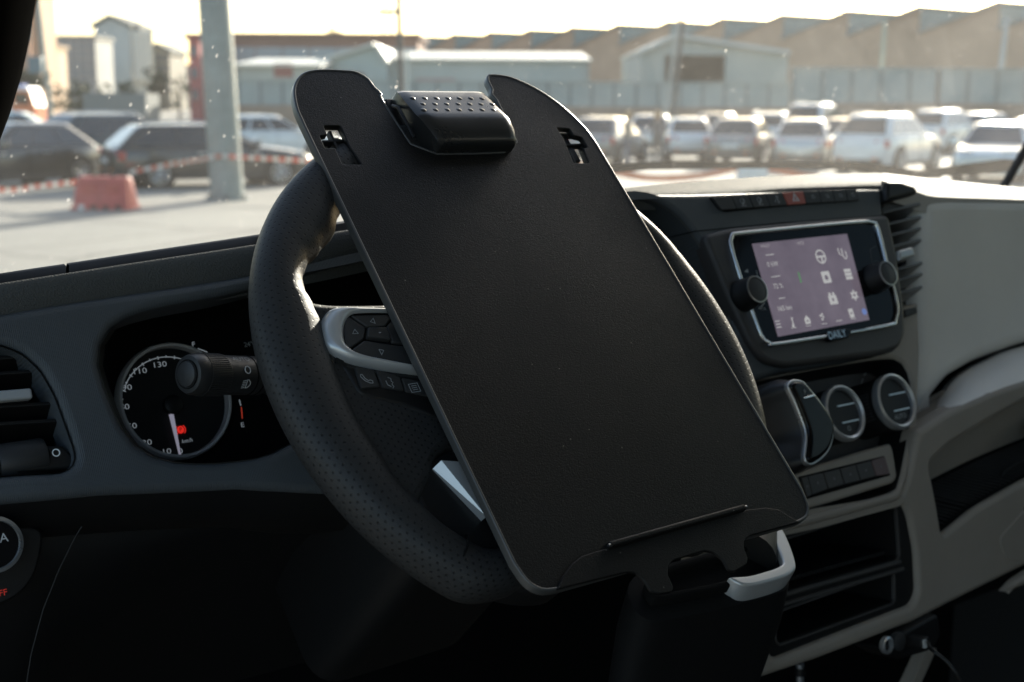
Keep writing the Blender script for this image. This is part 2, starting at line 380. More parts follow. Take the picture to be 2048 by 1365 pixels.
# long pale shed: ridge runs to the right, so its lit roof shows as a bright strip
def long_shed(px0, px1, D, ye, yr, dpt, cw, label, doors=()):
    f = bframe(px0, D); W = xpx(px1, D)-xpx(px0, D); ze, zr = zpx(ye, D), zpx(yr, D); root = thing('shed', f.pt(W/2, 0), label, 'shed')
    mw = M('long shed wall', cw, .8, vary=(.4, .08)); mr = M('long shed roof', (.72, .69, .60), .55, vary=(.8, .06))
    P1('wall', [rect(0, 0, W, ze)], f, -.3, 0, mw, root, smooth=False)
    P1('rear_wall', [rect(0, 0, W, ze)], f, -dpt, -dpt+.3, mw, root, smooth=False)
    g = Frame.axes(f.pt(0, 0), -f.ez, (0, 0, 1))
    for u in (0, W): P1('gable', [[(0, 0), (dpt, 0), (dpt, ze), (dpt/2, zr), (0, ze)]], Frame.axes(f.pt(u, 0), -f.ez, (0, 0, 1)), -.15, .15, mw, root, smooth=False)
    for s in (0, 1):
        a = f.pt(-.3, ze, .4) if s == 0 else f.pt(-.3, ze, -dpt-.4); bb = f.pt(-.3, zr, -dpt/2)
        sl = Frame.axes(a, f.ex, bb-a); P1('roof_slope', [rect(0, 0, W+.6, (bb-a).length)], sl, .0 if s == 0 else -.15, .15 if s == 0 else 0, mr, root, smooth=False)
    for (u0, v0, u1, v1, c) in doors: P1('door', [rect(u0, v0, u1, v1)], f, -.05, .07, M('long shed door', c, .7), root, smooth=False)
long_shed(770, 1168, 96, 126, 99, 26, (.42, .46, .43), 'long pale shed with a sunlit cream roof behind the tray',
          [(2.2, 0, 5.0, zpx(160, 96), (.40, .27, .25)), (12.5, 0, 13.8, 2.4, (.12, .17, .24))])
shed(640, 775, 94, 132, 97, 752, 12, (.38, .45, .43), (.55, .55, .50), 'pale green gable end left of the dark slim post', [(1.7, 0, 3.2, zpx(150, 94), (.20, .12, .11))])
long_shed(484, 640, 88, 139, 119, 18, (.36, .39, .36), 'small white-roofed shed just right of the thick column', [(2.3, 3.4, 3.5, 4.3, (.25, .09, .08))])
shed(1272, 1562, 84, 110, 78, 1340, 14, (.37, .40, .37), (.50, .52, .50), 'pale metal shed with a large dark opening before the factory', opening=(1.5, .1, 5.2, zpx(112, 84)))

m_win = M('far window', (.13, .14, .15), .3)
def block(px0, px1, D, ytop, cw, label, cols, rows, z0w, win=(.9, 1.3), side=None, gable=None, depth=10, turn=0, cat='building', sill=True, wm=m_win):
    f = bframe(px0, D, 0, turn); W = (xpx(px1, D)-xpx(px0, D))/math.cos(R(turn)); zt = zpx(ytop, D)
    root = thing('apartment_block' if cat != 'factory' else 'brick_building', f.pt(W/2, 0), label, cat)
    mw = M('block wall', cw, .9, vary=(.12, .10))
    out = [(0, 0), (W, 0), (W, zt)] + ([(W*.45, zpx(gable, D))] if gable else []) + [(0, zt)]
    P1('wall', [out], f, -depth, 0, mw, root, smooth=False)
    if not gable: P1('roof', [rect(-.3, zt, W+.3, zt+.45)], f, -depth-.3, .3, M('block roof', tuple(c*.75 for c in cw), .9), root, smooth=False)
    else:
        for ua, ub in (((-.4, zt-.3), (W*.45, zpx(gable, D))), ((W*.45, zpx(gable, D)), (W+.4, zt-.3))):
            P1('roof', [[ua, ub, (ub[0], ub[1]+.6), (ua[0], ua[1]+.6)]], f, -depth-.3, .5, M('gable roof', (.16, .17, .16), .9), root, smooth=False)
    if cols:
        sx, sz = W/cols, (zt-z0w)/rows
        for i in range(cols):
            for j in range(rows):
                cx, cz = (i+.5)*sx, z0w+(j+.45)*sz
                wi = P1('window', [rect(cx-win[0]/2, cz-win[1]/2, cx+win[0]/2, cz+win[1]/2)], f, -.05, .03, wm, root, smooth=False)
                if sill: P1('sill', [rect(cx-win[0]/2-.1, cz-win[1]/2-.14, cx+win[0]/2+.1, cz-win[1]/2)], f, 0, .15, mw, wi, smooth=False)
    return root, f, W, zt
# grey tower with a pitched top and white balconies on its sunny side
tw, f, W, zt = block(205, 274, 230, 62, (.50, .52, .50), 'grey tower block with a pitched roof and white balconies', 0, 0, 0, gable=46, depth=14)
g = Frame.axes(f.pt(W, 0, 0), (f.ex*.55-f.ez*.83), (0, 0, 1))
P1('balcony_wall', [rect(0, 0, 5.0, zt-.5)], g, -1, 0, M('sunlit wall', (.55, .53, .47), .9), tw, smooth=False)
for k in range(9):
    z = 5+k*(zt-6)/9
    P1('balcony', [rect(.4, z, 3.4, z+1.1)], g, 0, 1.1, M('balcony white', (.74, .71, .63), .8), tw, smooth=False)
    P1('balcony_door', [rect(.9, z+1.15, 2.2, z+2.2)], g, -.02, .05, m_win, tw, smooth=False)
block(104, 206, 210, 86, (.42, .42, .40), 'long grey block left of the grey tower', 6, 5, 4, (1.1, 1.5), depth=9, wm=M('hazy window', (.27, .28, .28), .5))
block(115, 131, 195, 106, (.62, .47, .33), 'narrow cream sunlit strip of building behind the lamp post', 0, 0, 0, depth=4)
block(-40, 78, 170, -120, (.52, .30, .20), 'orange brick high-rise behind the fire engine', 7, 11, 9, (1.3, 1.1), depth=10)
block(78, 98, 172, 0, (.60, .42, .28), 'cream edged stair tower beside the orange high-rise', 0, 0, 0, depth=6)
block(305, 350, 240, 112, (.30, .28, .24), 'brown low block right of the tower balconies', 3, 4, 3, (1.2, 1.4), gable=100, depth=12)
block(352, 392, 260, 140, (.42, .38, .33), 'pale distant houses left of the red building', 3, 2, 3, depth=9)
block(388, 408, 120, 86, (.46, .13, .12), 'small red building half behind the thick column', 1, 3, 1.5, (.5, .9), depth=9)
block(466, 836, 128, 83, (.27, .155, .115), 'low brown brick building with a row of windows above the sheds', 7, 1, 4.6, (2.4, 1.6), depth=12, cat='factory', wm=M('pale window', (.30, .34, .36), .3))
P1('low_roof', [rect(0, 0, 3.6, 2.3)], bframe(176, 78, 0), -3, 0, M('hut wall', (.24, .24, .22), .9), None, smooth=False)
tag(bpy.data.objects['low_roof'], 'low grey hut below the long grey block', 'hut'); bpy.data.objects['low_roof'].name = 'hut'

# ------------------------------------------------------------------ trees
def leaf_mat(name, c):
    m, t, b = new_mat(name); n = noise_of(t, 1.2, 4); r = node(t, 'ShaderNodeValToRGB')
    r.color_ramp.elements[0].position = .35; r.color_ramp.elements[1].position = .68
    r.color_ramp.elements[0].color = (*[k*.55 for k in c], 1); r.color_ramp.elements[1].color = (*[k*1.35 for k in c], 1)
    t.links.new(n.outputs['Fac'], r.inputs['Fac']); t.links.new(r.outputs[0], b.inputs['Base Color']); b.inputs['Roughness'].default_value = .7; return m
m_leaf = leaf_mat('leaves', (.075, .085, .045)); m_bark = M('bark', (.09, .07, .05), .9)
def tree(px, D, ytop, ybot, w_px, label, n=520, m=m_leaf):
    rnd_ = random.Random(int(px*7+D)); zt, zb = zpx(ytop, D), max(.2, zpx(ybot, D)); rad = w_px/2700*D/2; base = bgp(px, D)
    root = thing('tree', base, label, 'tree', 'trees beyond the yard')
    bm = B(); H = zb+(zt-zb)*.6
    tube(bm, [base, base+Vector((.1, 0, H*.5)), base+Vector((0, .1, H))], lambda s: max(.05, .028*zt*(1-.7*s)), 8)
    for k in range(5):
        a = k*1.26; s = base+Vector((.05, .05, zb*.8+(zt-zb)*.1*k)); tube(bm, [s, s+Vector((math.cos(a)*rad*.5, math.sin(a)*rad*.5, rad*.5))], lambda s_: .012*zt*(1-.7*s_), 6)
    ob('trunk', bm, m_bark, root)
    bm = B(); cl = [(base+Vector((rnd_.gauss(0, rad*.42), rnd_.gauss(0, rad*.42), zb+(zt-zb)*rnd_.uniform(.15, .9))), rad*rnd_.uniform(.25, .5)) for _ in range(16)]
    for _ in range(n):
        c, cr_ = rnd_.choice(cl); d = Vector((rnd_.gauss(0, 1), rnd_.gauss(0, 1), rnd_.gauss(0, .8))).normalized(); p = c+d*cr_*rnd_.uniform(.6, 1.05)
        if p.z > zt: p.z = zt
        s = rad*rnd_.uniform(.07, .14); q = Vector((rnd_.gauss(0, 1), rnd_.gauss(0, 1), rnd_.gauss(0, 1))).normalized(); e = q.orthogonal().normalized()*s; g_ = q.cross(e).normalized()*s*.7
        bm.faces.new([bm.verts.new(p+e), bm.verts.new(p+g_), bm.verts.new(p-e), bm.verts.new(p-g_)])
    ob('crown', bm, m, root, smooth=False)
tree(262, 120, 166, 232, 48, 'dark round tree at the foot of the grey tower')
tree(322, 125, 140, 235, 66, 'broad dark tree left of the red building', 700)
tree(365, 118, 150, 232, 40, 'slim tree close to the thick column')
tree(60, 130, 150, 220, 110, 'bushy tree line under the orange high-rise', 900)
tree(170, 140, 170, 232, 80, 'pale green tree before the long grey block', 600, leaf_mat('pale leaves', (.12, .13, .08)))
tree(684, 150, 62, 120, 46, 'treetop showing over the brown brick building', 420)

# ------------------------------------------------------------------ barriers and tape
m_redp = M('red plastic', (.50, .085, .065), .55, vary=(5, .22)); m_whp = M('white plastic', (.70, .69, .64), .6, vary=(5, .12)); m_cav = M('dark cavity', (.05, .03, .03), .9)
def barrier(px, py, w_px, h_px, m, label, w_top=.74, turn=0):
    P = hitG(px, py); D = (P-Vector((0, 0, 0))).dot(HZ); k = D/2700; f = Frame.axes(P, HR*math.cos(R(turn))+HZ*math.sin(R(turn)), (0, 0, 1)); W, H = w_px*k, h_px*k
    root = thing('plastic_barrier', P, label, 'barrier')
    rows = []
    for v, s, dd in ((0, 1.0, .5), (.06, 1.0, .5), (.09, .94, .46), (.45, .90, .36), (.93, .84, .24), (1.0, .80, .20)):
        rows.append([f.pt(u*s*W/2, v*H, w_*dd*H) for u, w_ in ((-1, 1), (-.97, 1.04), (.97, 1.04), (1, 1), (1, -1), (.97, -1.04), (-.97, -1.04), (-1, -1))])
    bm = B(); loft(bm, rows, cu=True, caps=True); ob('body', bm, m, root, ang=50)
    for s in (-.62, -.2, .22, .64):
        P1('fork_slot', [rect(s*W/2-.05*W, .01*H, s*W/2+.05*W, .14*H, .02)], f, .40*H, .522*H, m_cav if s > -.4 else m_whp, root, smooth=False)
    for s in (-.4, .4): P1('recess_panel', [rect(s*W/2-.12*W, .28*H, s*W/2+.12*W, .8*H, .03)], f.off(0, 0, .30*H), -.1, .075*H, m, root, .01)
    for s in (-.3, .3):
        bm = B(); lathe(bm, [(.035*W, 0), (.035*W, .05*H), (.02*W, .06*H)], f.pt(s*W/2, H*.99), (0, 0, 1), 12); ob('filler_cap', bm, m_cav, root)
    return root, f, W, H
br, bf, bW, bH = barrier(212, 418, 120, 64, m_redp, 'faded red plastic barrier on the tarmac left of the column', turn=-6)
b2, bf2, bW2, bH2 = barrier(1502, 377, 66, 44, m_whp, 'white plastic barrier standing beyond the dashboard top')

mtape, t, b = new_mat('red and white tape')
uvn = node(t, 'ShaderNodeUVMap'); sx = node(t, 'ShaderNodeSeparateXYZ'); t.links.new(uvn.outputs[0], sx.inputs[0])
fr_ = node(t, 'ShaderNodeMath', operation='FRACT'); gt = node(t, 'ShaderNodeMath', operation='GREATER_THAN'); gt.inputs[1].default_value = .5
t.links.new(sx.outputs[0], fr_.inputs[0]); t.links.new(fr_.outputs[0], gt.inputs[0])
mxc = node(t, 'ShaderNodeMix', data_type='RGBA'); mxc.inputs[6].default_value = (.72, .70, .66, 1); mxc.inputs[7].default_value = (.62, .16, .08, 1)
t.links.new(gt.outputs[0], mxc.inputs[0]); t.links.new(mxc.outputs[2], b.inputs['Base Color']); b.inputs['Roughness'].default_value = .4
tlb = node(t, 'ShaderNodeBsdfTranslucent'); t.links.new(mxc.outputs[2], tlb.inputs[0]); ms = node(t, 'ShaderNodeMixShader'); ms.inputs[0].default_value = .4
t.links.new(b.outputs[0], ms.inputs[1]); t.links.new(tlb.outputs[0], ms.inputs[2]); t.links.new(ms.outputs[0], t.nodes['Material Output'].inputs[0])
mtape2 = M('orange tape', (.60, .17, .06), .4)
def tape(pts, label, h=.075, stripe=.27, m=mtape, twist=0.0, name='barrier_tape'):
    c = spline(pts, 90); L = 0; rows = [[], [], [], []]; us = []
    for i, p in enumerate(c):
        if i: L += (p-c[i-1]).length
        us.append(L/stripe); a = twist*math.sin(i*.11); o = Vector((0, 0, 1))*math.cos(a)*h/2+HZ*math.sin(a)*h/2; e = HZ*.0008
        for r_, q in zip(rows, (p-o-e, p+o-e, p+o+e, p-o+e)): r_.append(q)
    bm = B(); loft(bm, rows, cv=True, uv=lambda a, b_: (us[min(b_, 89)], a/4)); return tag(ob(name, bm, m, smooth=False), label, 'tape')
DB = (br.location).dot(HZ)
tape([bgp(-260, 26, .62), bgp(-120, 26, .63), bgp(0, 25.5, zpx(385, 25.5)), bgp(80, 25.2, zpx(378, 25.2)), bgp(163, DB, zpx(368, DB))], 'striped tape sagging in from the far left to the red barrier', twist=.3)
tape([bgp(262, DB, zpx(350, DB)), bgp(340, DB+.5, zpx(334, DB+.5)), bgp(424, DPOLE-.5, zpx(318, DPOLE))], 'striped tape from the red barrier up to the thick column', twist=.3)
tape([bgp(420, DPOLE-.36, zpx(316, DPOLE)), bgp(452, DPOLE-.38, zpx(315, DPOLE)), bgp(486, DPOLE-.3, zpx(317, DPOLE)), bgp(560, DPOLE+.2, zpx(323, DPOLE)), bgp(640, DPOLE+.4, zpx(326, DPOLE)), bgp(760, DPOLE+.8, zpx(322, DPOLE))], 'striped tape leading from the column behind the tray', twist=.2)
D2 = b2.location.dot(HZ)
tape([bgp(1150, D2, zpx(330, D2)), bgp(1245, D2, zpx(348, D2)), bgp(1310, D2, zpx(356, D2)), bgp(1400, D2, zpx(350, D2)), bgp(1472, D2, zpx(334, D2))], 'orange tape hanging left of the white barrier', .16, 2.6, mtape2, .4)
tape([bgp(1532, D2, zpx(333, D2)), bgp(1590, D2, zpx(348, D2)), bgp(1680, D2, zpx(362, D2))], 'orange tape falling away right of the white barrier', .16, 2.6, mtape2, .4)
# ================================================================== parked cars
m_tyre = M('tyre', (.02, .02, .02), .85); m_alloy = M('alloy', (.55, .56, .57), .3, .9); m_cglass = M('car glass', (.012, .016, .018), .06, spec=.8, coat=.5)
m_trim = M('black trim', (.025, .025, .027), .6); m_head = M('headlamp', (.55, .60, .64), .08, .3, coat=1.0); m_tail = M('tail lamp', (.42, .02, .015), .2, coat=1.0)
m_plate = M('number plate', (.75, .75, .72), .5); m_arch = M('wheel arch', (.012, .012, .012), .9); m_orange = M('orange reflector', (.6, .16, .03), .3)
def paint(name, c, metal=.3, r=.28): return M(name, c, r, metal, coat=1.0, vary=(2.5, .06))
def lob(name, bm, m, parent, **k):             # built in the parent's own coordinates
    o = ob(name, bm, m, None, **k); o.parent = parent; return o
FU = Frame.axes((0, 0, 0), (1, 0, 0), (0, 1, 0))
def car(px, D, heading, mp, label, L=4.3, W=1.80, H=1.48, kind='hatch', tail_low=False):
    root = thing('parked_car', bgp(px, D), label, 'car', 'cars parked across the yard', rz=R(heading))
    h2, w2 = L/2, W/2; belt = H*.64; hood = H*.60
    wx = (-L*.29, L*.31); wr = .32 if kind != 'suv' else .36
    if kind == 'suv': belt, hood = H*.63, H*.615
    # lower body
    st = [(-1, .42, .66, .74), (-.965, .28, .80, .92), (-.88, .20, .92, 1.0), (-.6, .18, .985, 1.0), (-.2, .18, 1.0, 1.0), (.25, .18, 1.0, 1.0), (.45, .18, .99, None), (.7, .19, .96, None), (.88, .20, .90, None), (.96, .26, .80, None), (1, .42, .66, None)]
    rows = []
    for x, zl, wf, top in st:
        if top is None: k = (x-.45)/.55; zt = belt*1.0-(belt-hood*.98)*min(1, k*2.2) - max(0, k-.45)**2*hood*.85
        else: zt = belt*top if kind != 'sedan' or x > -.6 else hood*(.9+.1*top)
        hw = w2*wf; half = [(0, zl), (hw*.80, zl), (hw*.965, zl+.08), (hw, zl+(zt-zl)*.45), (hw*.99, zl+(zt-zl)*.78), (hw*.94, zt-.035), (hw*.84, zt), (hw*.4, zt+.018), (0, zt+.022)]
        loop = half + [(-y, z) for y, z in half[-2:0:-1]]
        rows.append([Vector((x*h2, y, z)) for y, z in loop])
    bm = B(); loft(bm, rows, cu=True, caps=True); lob('body', bm, mp, root, ang=28)
    # cabin
    rear = {'hatch': (-.90, -.62), 'suv': (-.93, -.70), 'estate': (-.95, -.74), 'sedan': (-.68, -.42)}[kind]; front = (.47, .12) if kind != 'suv' else (.46, .15)
    xb0, xb1, xt0, xt1 = rear[0]*h2, front[0]*h2, rear[1]*h2, front[1]*h2; wb, wt = w2*.925, w2*.70
    zt = H-.085
    def ring(k, ins=0): return [Vector((u, v, belt-.02+(zt-belt+.02)*k)) for u, v in rect(xb0+(xt0-xb0)*k+ins, -(wb+(wt-wb)*k)+ins*.6, xb1+(xt1-xb1)*k-ins, (wb+(wt-wb)*k)-ins*.6, .26, 6)]
    rows = [ring(0), ring(.5), ring(1)]
    for ins, dz in ((.05, .04), (.16, .066), (.5, .085)): rows.append([Vector((v.x, v.y, zt+dz)) for v in ring(1, ins)])
    bm = B(); loft(bm, rows, cu=True, caps=True); lob('cabin', bm, mp, root, ang=40)
    def side(s, a, k): x0, x1 = xb0+(xt0-xb0)*k, xb1+(xt1-xb1)*k; return Vector((x0+(x1-x0)*a, s*(wb+(wt-wb)*k)*1.004, belt-.02+(zt-belt+.02)*k))
    def pane(name, q, n):
        bm = B(); n = n.normalized(); loft(bm, [[p-n*.02 for p in q], [p+n*.010 for p in q]], cu=True, caps=True); return lob(name, bm, m_cglass, root, smooth=False)
    for s in (-1, 1):
        n = Vector((0, s, .35))
        for a0, a1, b0, b1 in ((.07, .38, .13, .39), (.41, .655, .42, .66), (.68, .955, .69, .93)):
            pane('side_window', [side(s, a0, .12), side(s, a1, .12), side(s, b1, .90), side(s, b0, .90)], n)
        P = [Vector((xb1*.86, s*(w2+.0), belt+.03)), Vector((xb1*.80, s*(w2+.20), belt+.16))]
        f = Frame.axes((xb1*.80, s*(w2+.09), belt+.07), (1, 0, 0), (0, 1, 0)); bm = B(); prism(bm, [rect(-.06, -.11, .06, .11, .04)], f, -.06, .08, .03); lob('door_mirror', bm, mp, root)
        for x in (-.08, .19):
            bm = B(); boxf(bm, Frame.axes((x*L, s*w2*.995, belt-.14), (1, 0, 0), (0, 0, 1)), -.10, .10, -.016, .016, -.02, .02); lob('door_handle', bm, m_alloy, root, smooth=False)
        for x in (-.235, .03, .255):
            bm = B(); boxf(bm, Frame.axes((x*L, s*w2, .60), (1, 0, 0), (0, 0, 1)), -.005, .005, -.36, belt-.66, -.012, .004); lob('door_seam', bm, m_arch, root, smooth=False)
        bm = B(); boxf(bm, Frame.axes((0, s*w2*.985, .27), (1, 0, 0), (0, 0, 1)), -L*.2, L*.22, -.06, .06, -.03, .03); lob('sill', bm, m_trim, root, smooth=False)
        for x in wx:
            bm = B(); lathe(bm, [(wr+.07, -.25), (wr+.07, .004), (wr+.0, .004)], (x, s*w2*.985, wr+.01), (0, s, 0), 28); lob('wheel_arch', bm, m_arch, root)
            wh = lob('tyre', lathe(B(), [(wr*.66, -.19), (wr*.97, -.19), (wr, -.15), (wr, .0), (wr*.96, .03), (wr*.70, .03)], (x, s*w2*.985, wr), (0, s, 0), 28), m_tyre, root)
            bm = B(); lathe(bm, [(wr*.70, .02), (wr*.66, .03), (wr*.62, -.02), (wr*.18, -.03), (wr*.15, .02), (.001, .025)], (x, s*w2*.985, wr), (0, s, 0), 28, caps=False); lob('rim_well', bm, m_arch, wh)
            bm = B(); lathe(bm, [(wr*.71, .022), (wr*.70, .036), (wr*.63, .036), (wr*.62, .02)], (x, s*w2*.985, wr), (0, s, 0), 28, caps=False)
            for k in range(10):
                a = k*math.pi/5+.2; e = Vector((math.cos(a), 0, math.sin(a))); c = Vector((x, s*(w2*.985), wr))
                tube(bm, [c+e*.03+Vector((0, s*.026, 0)), c+e*wr*.66+Vector((0, s*.03, 0))], .018, 5)
            lob('rim', bm, m_alloy, wh)
        f = Frame.axes((h2*.90, s*w2*.66, hood*.80), (.45, -s*.9, 0) if s > 0 else (-.45, -.9*-1*-1, 0), (0, 0, 1))
        f = Frame.axes((h2*.895, s*w2*.62, hood*.82), Vector((-.42*s, 1, 0)), (0, 0, 1))
        bm = B(); prism(bm, [rect(-.24, -.08, .24, .09, .05)], f, -.15, .04, .02); lob('headlight', bm, m_head, root)
        f = Frame.axes((-h2*.945, s*w2*.74, belt*.80 if not tail_low else belt*.7), Vector((-.35*s, -1, 0)), (0, 0, 1))
        bm = B(); prism(bm, [rect(-.20, -.11, .20, .10, .05)], f, -.12, .03, .02); lob('tail_light', bm, m_tail, root)
        bm = B(); boxf(bm, Frame.axes((-h2*.985, s*w2*.55, .42), (0, -1, 0), (0, 0, 1)), -.08, .08, -.025, .025, -.05, .04); lob('reflector', bm, m_orange, root, smooth=False)
    q = lambda x0, x1, k0, k1, wk: [Vector((x0+(x1-x0)*k0, -(wb+(wt-wb)*k0)*wk, belt-.02+(zt-belt+.02)*k0)), Vector((x0+(x1-x0)*k0, (wb+(wt-wb)*k0)*wk, belt-.02+(zt-belt+.02)*k0)), Vector((x0+(x1-x0)*k1, (wb+(wt-wb)*k1)*wk, belt-.02+(zt-belt+.02)*k1)), Vector((x0+(x1-x0)*k1, -(wb+(wt-wb)*k1)*wk, belt-.02+(zt-belt+.02)*k1))]
    pane('windscreen', q(xb1, xt1, .06, .95, .88), Vector((zt-belt, 0, xb1-xt1)))
    pane('rear_window', q(xb0, xt0, .14, .92, .86), Vector((-(zt-belt), 0, xt0-xb0)))
    for x, z, nm, m_ in ((-h2*1.0, .62 if kind != 'suv' else .70, 'number_plate', m_plate),):
        bm = B(); boxf(bm, Frame.axes((x, 0, z), (0, -1, 0), (0, 0, 1)), -.26, .26, -.055, .055, -.06, .015); lob(nm, bm, m_, root, smooth=False)
    bm = B(); boxf(bm, Frame.axes((h2*.965, 0, hood*.60), (0, 1, 0), (0, 0, 1)), -.42, .42, -.10, .10, -.1, .06); lob('grille', bm, m_trim, root, smooth=False)
    bm = B(); boxf(bm, Frame.axes((-h2*.97, 0, .34), (0, -1, 0), (0, 0, 1)), -.72, .72, -.10, .09, -.1, .055); lob('rear_bumper', bm, m_trim, root, smooth=False)
    if kind in ('estate', 'suv'):
        for s in (-1, 1):
            bm = B(); tube(bm, [Vector((xt0*.9, s*wt*.86, H+.0)), Vector((xt0*.8, s*wt*.86, H+.035)), Vector((xt1*.2, s*wt*.86, H+.035)), Vector((xt1*.6, s*wt*.86, H+.0))], .016, 6); lob('roof_rail', bm, m_alloy, root)
    return root
# heading: degrees of the nose from the world X axis; the view axis points at 52 degrees, its right at -38
m_blk = paint('black paint', (.022, .025, .026)); m_teal = paint('dark teal paint', (.03, .05, .055)); m_white = paint('white paint', (.74, .74, .71), 0, .3); m_pale = paint('pale blue paint', (.50, .60, .62), .1)
m_silver = paint('silver paint', (.42, .43, .42), .5); m_grey = paint('warm grey paint', (.20, .195, .185), .4)
car(418, 32.0, -9, m_blk, 'black estate car behind the thick column, nearest of the parked cars', 4.75, 1.84, 1.44, 'estate')
car(246, 36.5, 10, m_teal, 'dark teal off-roader left of the black estate car', 4.7, 1.9, 1.62, 'suv')
car(22, 31.0, 200, m_blk, 'black car with its nose to the left edge, before the pale blue one', 4.4, 1.82, 1.46, 'hatch')
car(50, 47.5, -28, m_pale, 'pale blue car at the far left under the fire engine', 4.3, 1.8, 1.55, 'hatch')
car(545, 46.0, -22, m_white, 'white car behind the black estate, right of the column', 4.5, 1.8, 1.50, 'hatch')
car(1212, 45.0, 30, m_grey, 'grey car half hidden by the right edge of the tray', 4.2, 1.8, 1.5, 'hatch')
car(1366, 47.0, 50, m_white, 'small white car just right of the leaning posts', 3.7, 1.66, 1.48, 'hatch')
car(1478, 45.0, 32, m_grey, 'warm grey hatchback above the left end of the dashboard buttons', 4.2, 1.8, 1.5, 'hatch')
car(1602, 43.0, 36, m_silver, 'silver hatchback with red tail lights left of the big white car', 4.3, 1.8, 1.5, 'hatch')
car(1768, 40.5, 14, m_white, 'big white off-roader in the middle of the right-hand row', 4.5, 1.88, 1.68, 'suv')
car(1985, 36.0, 205, m_pale, 'pale blue white car with its bonnet towards the big white one', 4.4, 1.82, 1.50, 'hatch')
car(1626, 58.0, 20, m_white, 'white van-like car whose roof shows over the silver hatchback', 4.6, 1.9, 1.95, 'suv')
car(1880, 56.0, 10, m_white, 'white car in the back row behind the big white off-roader', 4.4, 1.8, 1.72, 'suv')
car(1965, 58.0, 0, m_silver, 'silver car in the back row above the pale blue white car', 4.4, 1.8, 1.60, 'hatch')

car(1300, 54.0, 42, m_silver, 'silver car in the back row behind the two people', 4.3, 1.8, 1.5, 'hatch')
car(1432, 57.0, 30, m_teal, 'dark teal car in the back row between the white and the warm grey ones', 4.4, 1.8, 1.55, 'hatch')
car(1536, 55.0, 34, m_white, 'white car in the back row right of the warm grey hatchback', 4.4, 1.8, 1.6, 'suv')
car(1690, 49.0, 26, m_blk, 'black car peeping out between the silver hatchback and the big white one', 4.3, 1.8, 1.46, 'hatch')
car(2075, 46.0, 12, m_grey, 'warm grey car at the right edge behind the pale blue white one', 4.4, 1.8, 1.52, 'hatch')
# fire engine at the far left
fe = thing('fire_engine', bgp(44, 85), 'orange and white fire engine at the left edge beside the pillar', 'fire engine', rz=R(-38))
fe.scale = (.88, .88, .88)
m_or = M('fire orange', (.72, .20, .07), .4, coat=.6); m_wh = M('fire white', (.78, .76, .70), .5); m_shut = M('roller shutter', (.42, .42, .40), .4, .4)
FS = Frame.axes((0, 0, 0), (1, 0, 0), (0, 0, 1))       # side view of the engine: u forward, v up, w to the near side
P = lambda n, l, w0, w1, m, p=fe, bev=0.0: lob(n, prism(B(), [l], FS, w0, w1, bev), m, p, smooth=bev > 0)
P('chassis', rect(-3.2, .45, 1.7, .95), -1.0, 1.0, m_trim)
P('equipment_body', rect(-3.2, .96, .05, 3.0, .08), -1.2, 1.2, m_wh, bev=.04)
P('cab', [(.12, .7), (1.75, .7), (1.75, 1.7), (1.45, 2.75), (.12, 2.85)], -1.15, 1.15, m_or)
P('cab_roof', [(.1, 2.76), (1.42, 2.80), (1.3, 3.02), (.1, 3.05)], -1.1, 1.1, m_wh)
for x0, x1, m_ in ((-3.0, -2.0, m_shut), (-1.9, -1.0, m_shut), (-.85, -.15, m_or)): P('locker_shutter', rect(x0, 1.2, x1, 2.75), 1.2, 1.225, m_)
P('cab_window', [(.35, 1.85), (1.35, 1.85), (1.2, 2.6), (.35, 2.6)], 1.15, 1.17, m_cglass)
for x0 in (-.62, -.42): P('white_stripe', rect(x0, 1.25, x0+.09, 2.7), 1.225, 1.235, m_wh)
P('beacon', rect(.3, 3.05, .7, 3.22, .04), -.6, .6, M('blue beacon', (.05, .12, .45), .2))
for x in (-2.2, 1.0):
    for s in (-1, 1):
        w_ = lob('wheel', lathe(B(), [(.2, -.3), (.48, -.3), (.5, -.2), (.5, .0), (.3, .02), (.02, .0)], (x, -s*1.02, .5), (0, -s, 0), 24), m_tyre, fe)
        lob('rim', lathe(B(), [(.3, .021), (.27, .03), (.1, .0), (.01, .01)], (x, -s*1.02, .5), (0, -s, 0), 20), m_alloy, w_)

